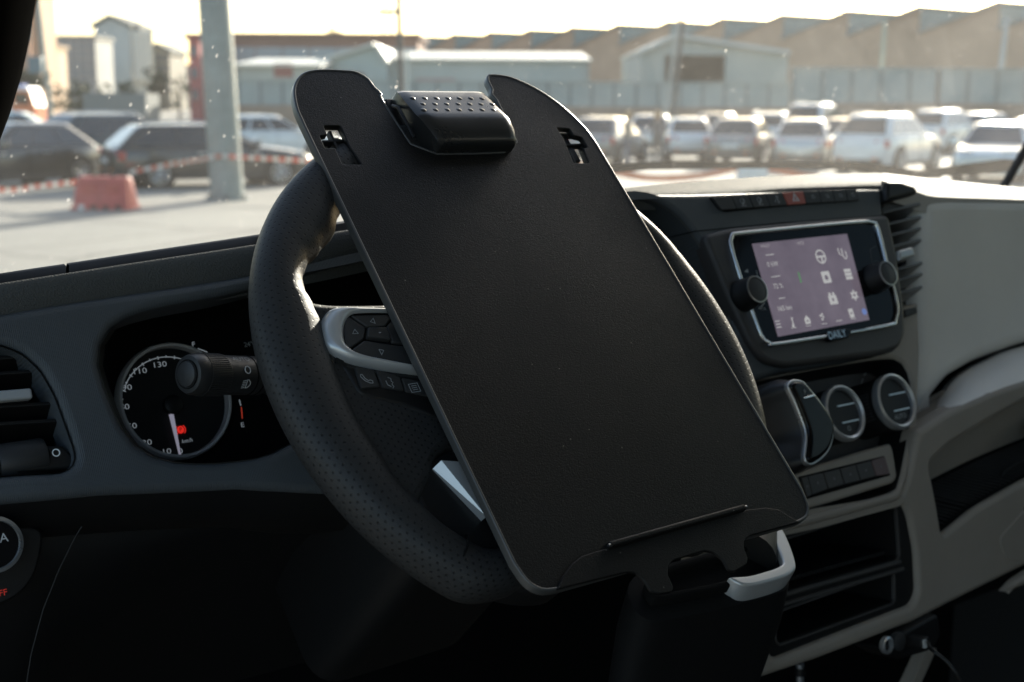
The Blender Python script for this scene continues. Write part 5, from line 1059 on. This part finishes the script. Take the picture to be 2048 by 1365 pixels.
# ------------------------------------------------------------------ socket, plug and leads low on the passenger side
FSx = FP.off(0, 0, .002)
so = P1('power_socket', [rnd(FSx.tr([(1755, 1296), (1800, 1262), (1866, 1226), (1872, 1268), (1858, 1296), (1838, 1304), (1790, 1318)]), .005)], FSx, -.03, .006, m_black, dash, .003, label='black power socket plate at the foot of the centre stack')
c = FSx.at(1775, 1291, .008); ob('socket_ring', lathe(B(), [(.0085, 0), (.0085, .004), (.0065, .005), (.006, 0)], FSx.pt(*c, .005), FSx.ez, 28, caps=False), m_chrome, so)
c2 = FSx.at(1795, 1283, .008); ob('socket_cover', lathe(B(), [(.009, 0), (.009, .006), (.007, .007), (.0001, .007)], FSx.pt(*c2, .005), FSx.ez, 28, caps=False), m_soft, so)
cab1 = thing('charging_lead', FSx.pt(*FSx.at(1832, 1280, .012), .012), 'thin black lead plugged in at the low power socket', 'cable')
c = FSx.at(1832, 1282, .012); P1('plug', [rect(c[0]-.007, c[1]-.005, c[0]+.006, c[1]+.005, .002)], FSx, .006, .024, m_black, cab1, .002)
P1('plug_tip', [rect(c[0]-.006, c[1]-.004, c[0]-.001, c[1]+.004, .001)], FSx, .024, .0255, M('plug white', (.55, .55, .53), .4), cab1)
P0 = FSx.pt(c[0]+.003, c[1], .024)
ob('wire', tube(B(), spline([P0, hitY(1862, 1298, .66), hitY(1895, 1325, .64), hitY(1920, 1362, .63), hitY(1935, 1420, .63)], 30), .0017, 10), m_black, cab1)
sv = thing('phone', hz(2045, 905), 'black phone lying on the passenger shelf with a lead in it', 'phone')
fph = Frame.axes(Vector((hz(2010, 930).x, y0+.040, zs+.052)), (1, -.12, 0), (0, .97, .25))
P1('body', [rect(-.03, -.035, .15, .035, .006)], fph, -.004, .005, m_black, sv, .002); P1('glass', [rect(-.027, -.032, .147, .032, .005)], fph, .005, .0056, m_gloss, sv, smooth=False)
ld = thing('phone_lead', fph.pt(-.035, 0, 0), 'black phone lead with a pale plug on the shelf edge', 'cable')
P1('plug', [rect(-.046, -.006, -.030, .006, .002)], fph, -.004, .005, M('plug grey', (.5, .5, .49), .35, .3), ld, .0015)
ob('wire', tube(B(), spline([fph.pt(-.045, 0, 0), fph.pt(-.06, -.02, -.002), hitY(2006, 945, .80), hitY(2020, 985, .785), hitY(2042, 1010, .77), hitY(2080, 1060, .75)], 30), .0019, 10), m_black, ld)
# struts under the dashboard
us = thing('support_strut', hitY(1600, 1360, .9), 'thin metal rod below the storage bin', 'rod')
ob('rod', tube(B(), [hitY(1600, 1328, .86), hitY(1600, 1500, .86)], .004, 10), m_chrome, us); ob('collar', lathe(B(), [(.006, 0), (.006, .008)], hitY(1600, 1350, .86), (0, 0, 1), 12), m_black, us)
us2 = thing('seat_leg', hitY(1845, 1340, .9), 'grey slanting bracket below the power socket', 'bracket')
f = Frame(hitY(1840, 1330, .83), 8); P1('plate', [rnd(f.tr([(1846, 1300), (1876, 1296), (1820, 1420), (1790, 1420)]), .003)], f, -.01, 0, m_taupe, us2, .002); P1('edge_flange', [f.tr([(1846, 1300), (1850, 1300), (1794, 1420), (1790, 1420)])], f, 0, .006, m_taupe, us2, smooth=False)
# ================================================================== steering wheel
sw = thing('steering_wheel', FW.pt(0, 0, -.03), 'black perforated leather steering wheel with silver switch pod', 'steering wheel')
m_lea, t, b = new_mat('perforated leather')
b.inputs['Roughness'].default_value = .52; b.inputs['Specular IOR Level'].default_value = .28
uvn = node(t, 'ShaderNodeUVMap'); sx = node(t, 'ShaderNodeSeparateXYZ'); t.links.new(uvn.outputs[0], sx.inputs[0])
def mth(op, a, b_=None, c_=None):
    n_ = node(t, 'ShaderNodeMath', operation=op)
    for i, q in enumerate((a, b_, c_)):
        if q is None: continue
        if isinstance(q, (int, float)): n_.inputs[i].default_value = q
        else: t.links.new(q, n_.inputs[i])
    return n_.outputs[0]
gx = mth('DIVIDE', sx.outputs[0], .0052); gy = mth('DIVIDE', sx.outputs[1], .0038)
odd = mth('FLOORED_MODULO', mth('FLOOR', gy), 2.0); gx2 = mth('ADD', gx, mth('MULTIPLY', odd, .5))
fx = mth('MULTIPLY', mth('SUBTRACT', mth('FRACT', gx2), .5), .0052); fyv = mth('MULTIPLY', mth('SUBTRACT', mth('FRACT', gy), .5), .0038)
dist = mth('SQRT', mth('ADD', mth('MULTIPLY', fx, fx), mth('MULTIPLY', fyv, fyv)))
hole = node(t, 'ShaderNodeMapRange'); hole.interpolation_type = 'SMOOTHSTEP'; hole.inputs['From Min'].default_value = .00050; hole.inputs['From Max'].default_value = .00085; t.links.new(dist, hole.inputs['Value'])
col = node(t, 'ShaderNodeMix', data_type='RGBA'); col.inputs[6].default_value = (.004, .004, .004, 1); col.inputs[7].default_value = (.024, .024, .0236, 1)
t.links.new(hole.outputs[0], col.inputs[0]); t.links.new(col.outputs[2], b.inputs['Base Color'])
fine = noise_of(t, 900, 4, .7); hh = mth('ADD', hole.outputs[0], mth('MULTIPLY', fine.outputs['Fac'], .35))
bp = node(t, 'ShaderNodeBump', Strength=.55, Distance=.0006); t.links.new(hh, bp.inputs['Height']); t.links.new(bp.outputs[0], b.inputs['Normal'])
m_lea2 = M('plain leather', (.03, .03, .029), .42, grain=(900, .4), spec=.4)

TAB = [(90, .166), (112, .166), (122, .164), (129, .1605), (135.5, .1565), (142, .1605), (148, .1665), (153, .1685), (157, .166), (160, .1605), (165, .156), (180, .155), (196, .158), (208, .163), (220, .166), (270, .164)]
def rin(deg):
    d = deg % 360
    if d > 270 or d < 90: d = (180-d) % 360
    for (a, x), (c, y) in zip(TAB, TAB[1:]):
        if a <= d <= c:
            k = (d-a)/(c-a); k = k*k*(3-2*k); return x+(y-x)*k
    return .165
NT, NS = 288, 28; rows = []; arc = []
for i in range(NT):
    th = 2*math.pi*i/NT; dg = math.degrees(th); ri = rin(dg); ro = .2005; fl = .1545/max(.001, -math.sin(th)) if math.sin(th) < -.3 else 9; h_ = max(0, .012-abs(ro-fl))/.012; k_ = max(0, ro-(min(ro, fl)-h_*h_*.003)); ro -= k_; ri -= k_
    cx, hw_ = (ro+ri)/2, (ro-ri)/2; r_ = []
    for k in range(NS):
        a = 2*math.pi*k/NS; ca, sa = math.cos(a), math.sin(a); e = .88
        x = cx+hw_*math.copysign(abs(ca)**e, ca); z = .0175*math.copysign(abs(sa)**e, sa)
        if ca < 0: z *= 1-.10*abs(ca)*((.0355/2/hw_) if hw_ > .0178 else 1)
        r_.append(FW.pt(x*math.cos(th), x*math.sin(th), z))
    rows.append(r_)
uvf = lambda a, c: (a/NT*2*math.pi*.185, c/NS*.112)
rim = ob('rim', loft(B(), rows, cu=True, cv=True, uv=uvf), m_lea, sw, ang=180)
# seams where the perforated cover meets the plain leather at the bottom
for dg in (224, 316):
    th = R(dg); c = Vector((math.cos(th), math.sin(th))); ri = rin(dg); cx, hw_ = (.2005+ri)/2, (.2005-ri)/2
    cx -= .003
    ob('rim_seam', tube(B(), [FW.pt((cx+hw_*1.01*math.cos(a))*c.x, (cx+hw_*1.01*math.cos(a))*c.y, .0178*math.sin(a)) for a in (2*math.pi*k/40 for k in range(41))], .0007, 6), m_void, rim)
# spokes in perforated leather, reaching in from the rim on both sides
def mir(l, s): return [(u*s, v) for u, v in l]
for s in (1, -1):
    SPK = [(-.176, .056), (-.158, .061), (-.140, .0565), (-.10, .052), (-.055, .048), (-.055, -.05), (-.105, -.058), (-.125, -.075), (-.150, -.095), (-.172, -.085), (-.178, -.02)]
    l = sp2(mir(SPK, s), 80); l = l if area(l) > 0 else l[::-1]
    bm = B(); lay = bm.loops.layers.uv.verify(); prism(bm, [l], FW, -.016, .0085, .007, 5)
    for fc in bm.faces:
        for lp in fc.loops: q = lp.vert.co-FW.O; lp[lay].uv = (q.dot(FW.ey)*1.0, q.dot(FW.ex)+q.dot(FW.ez)*.6)
    ob('spoke', bm, m_lea, sw, ang=60)
# hub pad
hub = sp2([(-.075, .055), (-.03, .068), (.03, .068), (.075, .055), (.095, .0), (.098, -.05), (.085, -.085), (.05, -.105), (-.05, -.105), (-.085, -.085), (-.098, -.05), (-.095, .0)], 80)
ob('hub_pad', loft(B(), [[FW.pt(u, v, -.03) for u, v in hub], [FW.pt(u, v, .006) for u, v in hub]]+[[FW.pt(u*k, v*k, z) for u, v in hub] for k, z in ((.96, .014), (.85, .020), (.6, .0235), (.2, .025))], cu=True, caps=True), M('hub plastic', (.014, .015, .016), .5, grain=(800, .4)), sw)
# lower spokes: black plastic with silver wedge inserts
for s in (1, -1):
    l = mir([(-.085, -.06), (-.128, -.064), (-.140, -.085), (-.125, -.135), (-.085, -.160), (-.055, -.155), (-.05, -.10)], s)
    P1('lower_spoke', [sp2(l, 60)], FW, -.014, .006, m_black, sw, .005, 4)
    V = [(873, 930), (882, 922), (925, 925), (972, 1034)]
    q = [FW.at(x, y, .012) for x, y in V]; q = [(u*s, v) for u, v in q]
    tri = [q[0], q[1], q[2], q[3]]
    bm = B(); a0, a1, a2, a3 = [Vector(p) for p in q]
    inner = [a1+(a3-a1)*.04, a2, a3+(a1-a3)*.02]
    v_ = [bm.verts.new(FW.pt(p.x, p.y, h)) for p, h in ((a0, .007), (a1, .0125), (a2, .0125), (a3, .0125), (a3-(a3-a0).normalized()*.004, .006))]
    bm.faces.new((v_[1], v_[2], v_[3])); bm.faces.new((v_[0], v_[1], v_[3], v_[4]))
    e_ = [bm.verts.new(FW.pt(p.x, p.y, -.002)) for p in (a0, a1, a2, a3)]
    bm.faces.new((v_[1], e_[1], e_[2], v_[2])); bm.faces.new((v_[2], e_[2], e_[3], v_[3])); bm.faces.new((v_[0], e_[0], e_[1], v_[1])); bm.faces.new((v_[0], v_[4], e_[3], e_[0])); bm.faces.new((v_[4], v_[3], e_[3]))
    ob('silver_insert', bm, m_silv, sw, smooth=False)
# left switch pod
w0 = .0115
POD = [(644, 658), (646, 640), (655, 624), (668, 616), (700, 617), (775, 621), (860, 626), (900, 700), (910, 757), (850, 748), (760, 736), (700, 722), (668, 706), (650, 688)]
PIN = [(685, 664), (690, 644), (702, 632), (725, 629), (775, 629), (850, 634), (880, 700), (890, 742), (830, 735), (770, 724), (722, 714), (700, 703), (688, 688)]
pod = sp2([FW.at(x, y, w0) for x, y in POD], 90); pin = sp2([FW.at(x, y, w0) for x, y in PIN], 90)
pod = pod if area(pod) > 0 else pod[::-1]; pin = pin if area(pin) > 0 else pin[::-1]
def align(a, b_):
    k = min(range(len(b_)), key=lambda j: (Vector(b_[j])-Vector(a[0])).length); return b_[k:]+b_[:k]
pin = align(pod, pin)
bz = ob('switch_bezel', loft(B(), [[FW.pt(u, v, .004) for u, v in inset(pod, -.0004)], [FW.pt(u, v, .0095) for u, v in pod]]+[[FW.pt(p[0]+(q[0]-p[0])*k, p[1]+(q[1]-p[1])*k, z) for p, q in zip(pod, pin)] for k, z in ((.12, .0125), (.35, .0150), (.65, .0158), (.88, .0148), (1.0, .0128))], cu=True), m_silv, sw, ang=70)
P1('switch_bed', [inset(pin, -.0006)], FW, .004, .0112, m_void, sw, smooth=False)
BT = {'left': [(695.6, 633), (732, 656.4), (728, 679), (699, 699), (689, 687), (686.5, 661), (688.5, 643.5)], 'up': [(699.6, 631.4), (776, 629.5), (782, 640), (770, 655), (733.5, 655.6)],
      'mid': [(733.5, 656.6), (771.3, 656.6), (781.5, 683.8), (732, 677.6)], 'right': [(771, 655), (783, 641), (840, 650), (850, 690), (801, 688.6), (784, 686.5), (773, 657)], 'down': [(728, 681.2), (801, 692), (860, 700), (868, 738), (819, 730), (717.4, 712), (701, 701)]}
f = FW.off(0, 0, .0112)
for k, l in BT.items():
    q = [FW.at(x, y, .0128) for x, y in l]; q = q if area(q) > 0 else q[::-1]
    P1('button', [rnd(inset(q, .0003), .0012)], f, -.002, .0022 if k != 'mid' else .0036, m_soft, sw, .0009, 3)
for x, y, a in ((710, 665, 200), (746, 642, 60), (763, 704, -110), (758, 668, None)):
    u, v = FW.at(x, y, .0137); g_ = FW.off(u, v, .0136 if a is not None else .0150); bm = B()
    if a is None: stroke(bm, [(-.0008, 0), (.0008, 0)], .0006, g_, 0)
    else: stroke(bm, [(.0022*math.cos(R(a+k_)), .0022*math.sin(R(a+k_))) for k_ in (0, 130, 230)], .0003, g_, 0, closed=True)
    ob('arrow_mark', bm, m_inkd, sw, smooth=False)
# lower keys of the pod
LB = [(672, 712), (690, 728), (760, 742), (860, 756), (910, 763), (930, 850), (880, 840), (800, 812), (735, 795), (716, 786), (700, 760)]
P1('key_plate', [sp2([FW.at(x, y, .009) for x, y in LB], 60)], FW, -.005, .0095, m_black, sw, .003, 4)
f = FW.off(0, 0, .0095)
for l in ([(707.7, 734), (747, 739), (761, 775), (722, 779)], [(751, 739.5), (799.5, 754), (808.5, 783), (764, 776)], [(801.5, 755), (845, 764), (860, 795), (811, 784)]):
    q = [FW.at(x, y, .0105) for x, y in l]; q = q if area(q) > 0 else q[::-1]; P1('key', [rnd(inset(q, .0003), .0015)], f, -.002, .0016, m_soft, sw, .0007, 2)
g_ = FW.off(*FW.at(733, 758, .0112), .0112); bm = B(); stroke(bm, [(-.0030, .0034), (-.0034, .0018), (-.0016, -.0012), (.0014, -.0034), (.0032, -.0036), (.0036, -.0020), (.0020, -.0012), (.0008, -.0016), (-.0010, .0004), (-.0014, .0020), (-.0018, .0034)], .0004, g_, 0, closed=True); ob('phone_mark', bm, m_inkd, sw, smooth=False)
g_ = FW.off(*FW.at(783, 766, .0112), .0112); bm = B(); stroke(bm, [(-.001, .004), (.0008, .003), (.0002, .001), (.0012, 0), (-.0002, -.001), (.0004, -.003), (-.001, -.004)], .0004, g_, 0); stroke(bm, [(-.0034, .002), (-.0034, -.001), (-.0014, -.0026)], .0004, g_, 0); ob('voice_mark', bm, m_inkd, sw, smooth=False)
g_ = FW.off(*FW.at(829, 776, .0112), .0112); bm = B(); stroke(bm, rect(-.0034, -.003, .0034, .003), .0004, g_, 0, closed=True); [stroke(bm, [(-.002, y_), (.002, y_)], .0004, g_, .0001) for y_ in (-.0014, 0, .0014)]; ob('menu_mark', bm, m_inkd, sw, smooth=False)

# ================================================================== the tray
tray = thing('wheel_tray', FT.pt(0, .18, -.01), 'black plastic tray hooked onto the steering wheel with a clip at its top', 'tray')
mtr, t, b = new_mat('tray plastic'); b.inputs['Base Color'].default_value = (.0056, .0053, .0048, 1); b.inputs['Specular IOR Level'].default_value = .23
nf = noise_of(t, 1500, 2, .6); nb = noise_of(t, 800, 2, .5); mr = node(t, 'ShaderNodeMapRange'); mr.inputs['From Min'].default_value = .35; mr.inputs['From Max'].default_value = .68; mr.inputs['To Min'].default_value = .36; mr.inputs['To Max'].default_value = .58
ns = noise_of(t, 9, 5, .6); t.links.new(ns.outputs['Fac'], mr.inputs['Value']); t.links.new(mr.outputs[0], b.inputs['Roughness'])
ad = node(t, 'ShaderNodeMath', operation='ADD'); t.links.new(nf.outputs['Fac'], ad.inputs[0]); t.links.new(nb.outputs['Fac'], ad.inputs[1])
bp = node(t, 'ShaderNodeBump', Strength=.55, Distance=.0004); t.links.new(ad.outputs[0], bp.inputs['Height']); t.links.new(bp.outputs[0], b.inputs['Normal'])
tcd = node(t, 'ShaderNodeTexCoord'); vd = node(t, 'ShaderNodeTexVoronoi', Scale=110.0); t.links.new(tcd.outputs['Object'], vd.inputs['Vector'])   # settled dust
l1 = node(t, 'ShaderNodeMath', operation='LESS_THAN'); l1.inputs[1].default_value = .045; t.links.new(vd.outputs['Distance'], l1.inputs[0])
sp_ = node(t, 'ShaderNodeSeparateColor'); t.links.new(vd.outputs['Color'], sp_.inputs[0]); l2 = node(t, 'ShaderNodeMath', operation='GREATER_THAN'); l2.inputs[1].default_value = .72; t.links.new(sp_.outputs[0], l2.inputs[0])
l3 = node(t, 'ShaderNodeMath', operation='MULTIPLY'); t.links.new(l1.outputs[0], l3.inputs[0]); t.links.new(l2.outputs[0], l3.inputs[1])
dmx = node(t, 'ShaderNodeMix', data_type='RGBA'); dmx.inputs[6].default_value = (.0056, .0053, .0048, 1); dmx.inputs[7].default_value = (.16, .15, .13, 1); t.links.new(l3.outputs[0], dmx.inputs[0]); t.links.new(dmx.outputs[2], b.inputs['Base Color'])
m_traye = M('tray edge', (.05, .05, .048), .34, spec=.6)  # paler than the plate: sky light along the edge put into the colour
HW, VT, VB = .1258, .2065, -.2065
half = [(.0, .1255), (.036, .1255), (.0425, .128), (.0475, .137)]
out = [(-HW, VB+.022), (-HW+.002, VB+.010), (-HW+.008, VB+.003), (-HW+.018, VB)]
def mirr(l): return [(-u, v) for u, v in l[::-1]]
left = [(-.0475, .136), (-.0525, .178), (-.0505, .1845), (-.0535, .190), (-.0555, .199), (-.062, .205), (-.071, .2065), (-.094, .2065), (-.108, .202), (-.119, .190), (-.1248, .172), (-HW, .155)]
right = [(.0475, .136), (.0512, .178), (.0495, .1845), (.0528, .190), (.0535, .199), (.0565, .2045), (.062, .2055), (.078, .203), (.096, .192), (.1100, .177), (.1195, .160), (.1245, .145), (HW, .132)]
outline = sp2([(-.030, .1262), (0, .1258), (.030, .1262)], 9, False) + sp2(right, 44, False) + [(HW, .05), (HW, -.05), (HW, VB+.03)] + sp2([(HW, VB+.022), (HW-.003, VB+.009), (HW-.010, VB+.002), (HW-.02, VB)], 10, False) + [(0, VB)] + sp2([(-HW+.02, VB), (-HW+.010, VB+.002), (-HW+.003, VB+.009), (-HW, VB+.022)], 10, False) + [(-HW, -.05), (-HW, .05)] + sp2(left[::-1], 44, False)
slot_l = FT.tr([(648, 252), (680, 252), (687, 266), (698, 292), (722.6, 328.7), (685.6, 328.7), (672.3, 300), (671, 296), (650.8, 296), (640, 272), (655, 270)])
slot_r = FT.tr([(1114, 256), (1139, 258), (1147, 271), (1163.6, 275), (1175, 295), (1166.7, 297), (1178, 326), (1148, 326), (1127.7, 277)])
plate = P1('plate', [outline, rnd(slot_l, .0009, 2), rnd(slot_r, .0009, 2)], FT, -.0046, 0, mtr, tray, .0009, 3)
o2 = outline if area(outline) > 0 else outline[::-1]
P1('plate_rim', [inset(o2, -.0008), inset(o2, .0013)], FT, -.0055, .0005, m_traye, tray, .0009, 3)
# hooks behind the slots, gripping the wheel rim
for s in (-1, 1):
    f = Frame.axes(FT.pt(s*.102, .140, 0), FT.ey, -FT.ez)
    bm = B(); A = [(-.02, .0052), (.006, .0052), (.010, .008), (.010, .034), (.004, .042), (-.014, .044), (-.020, .038), (-.018, .035), (-.012, .038), (.002, .037), (.006, .032), (.006, .010), (.004, .008), (-.02, .008)]
    prism(bm, [A], f, -.0035, .0035, .0008, 2); ob('hook', bm, m_black, tray)
for q0, q1 in (((646, 283), (694, 281)), ((660, 262), (676, 300)), ((676, 305), (712, 303)), ((690, 300), (706, 330)), ((1122, 268), (1158, 270)), ((1128, 290), (1176, 289)), ((1164, 292), (1178, 328)), ((1140, 300), (1152, 328))):
    a, c = Vector(FT.at(*q0, -.004)), Vector(FT.at(*q1, -.004)); d = (c-a).normalized()
    P1('slot_bar', [rect(0, -.0011, (c-a).length, .0011)], Frame.axes(FT.pt(a.x, a.y, 0), FT.ex*d.x+FT.ey*d.y, FT.ey*d.x-FT.ex*d.y), -.0085, -.0038, m_black, tray, .0006, 2)
# clip: rounded housing that presses on the plate
NU = 17; rows = []
prof = [(.1262, .0002, .0335, .0330), (.1263, .0065, .0340, .0332), (.1275, .0098, .0350, .0336), (.1310, .0124, .0370, .0345), (.1380, .0144, .0400, .0355), (.1450, .0152, .0425, .0360), (.1500, .0150, .0440, .0358), (.1530, .0141, .0445, .0355), (.1620, .0115, .0445, .0350), (.1720, .0086, .0445, .0343), (.1800, .0062, .0440, .0335), (.1832, .0042, .0436, .0330), (.1842, .0010, .0430, .0326), (.1843, -.0060, .0430, .0326)]
for v, w_, hl, hr_ in prof:
    r_ = []
    for k in range(NU):
        s = -1+2*k/(NU-1); s = math.copysign(abs(s)**.8, s); e = 1-abs(s)**16; r_.append(FT.pt(s*(hl if s < 0 else hr_)+.004, v, w_*(.80+.20*e)))
    rows.append([FT.pt(-hl+.0038, v, -.006)]+r_+[FT.pt(hr_+.0042, v, -.006)])
m_clip = M('clip plastic', (.016, .0165, .016), .30, spec=.55, smudge=.10, coat=.15)
clip = ob('clip', loft(B(), rows), m_clip, tray, ang=42)
nb_ = 0
for r_, (v, w_, n_) in enumerate(((.1562, .0131, 7), (.1640, .0108, 7), (.1718, .0086, 7))):
    for k in range(n_):
        u = .004-.0375+k*.0104+(r_ % 2)*.0042; sl = .29; nrm = FT.ez*math.cos(sl)+FT.ey*math.sin(sl)
        if u > .0345: continue
        ob('grip_bump', lathe(B(), [(.0023*math.cos(R(a)), .0008*math.sin(R(a))) for a in (0, 30, 60, 85)], FT.pt(u, v, w_-.0001), nrm, 14, caps=False), m_clip, clip)
ob('clip_spring', tube(B(), [FT.pt(-.043, .176, -.004), FT.pt(-.045, .168, .003), FT.pt(-.0455, .150, .004), FT.pt(-.044, .140, .002)], .0013, 8), m_black, clip)
P1('clip_base', [rect(-.046, .128, .053, .186, .004)], FT, -.012, -.006, m_black, clip, .002)
# paper stop along the bottom, with two fingers
FL2 = FT.off(0, 0, .0004)
LIPpx = [(1112, 1181), (1124, 1155), (1142, 1130), (1162, 1114), (1190, 1105), (1215, 1098), (1350, 1060), (1485, 1022), (1530, 1017), (1556, 1021), (1580, 1036), (1598, 1046), (1560, 1056), (1500, 1072), (1487, 1082), (1486, 1098), (1494, 1118), (1492, 1130), (1466, 1146), (1454, 1141), (1443, 1120), (1424, 1106), (1406, 1103), (1345, 1122), (1334, 1134), (1334, 1152), (1345, 1176), (1342, 1186), (1314, 1190), (1300, 1184), (1285, 1161), (1270, 1148), (1252, 1146), (1190, 1161)]
lip = FT.tr(LIPpx, .001)
st = P1('paper_stop', [rnd(lip, .0015, 3)], FT, .0003, .0022, mtr, tray, .0007, 3)
a, c = Vector(FT.at(1216, 1098, .002)), Vector(FT.at(1486, 1022, .002)); d = (c-a).normalized(); L_ = (c-a).length
fr = Frame.axes(FT.pt(a.x, a.y, .0), FT.ex*d.x+FT.ey*d.y, FT.ey*d.x-FT.ex*d.y)
P1('stop_ridge', [rect(0, -.0008, L_, .0032, .0006)], fr, .0, .0062, mtr, st, .0014, 3)
for u in (-.0012, L_): ob('ridge_pin', lathe(B(), [(.0010, 0), (.0010, .0014), (.0004, .0018)], fr.pt(u, .0010, .0052), fr.ex, 10), m_chromeb, st)
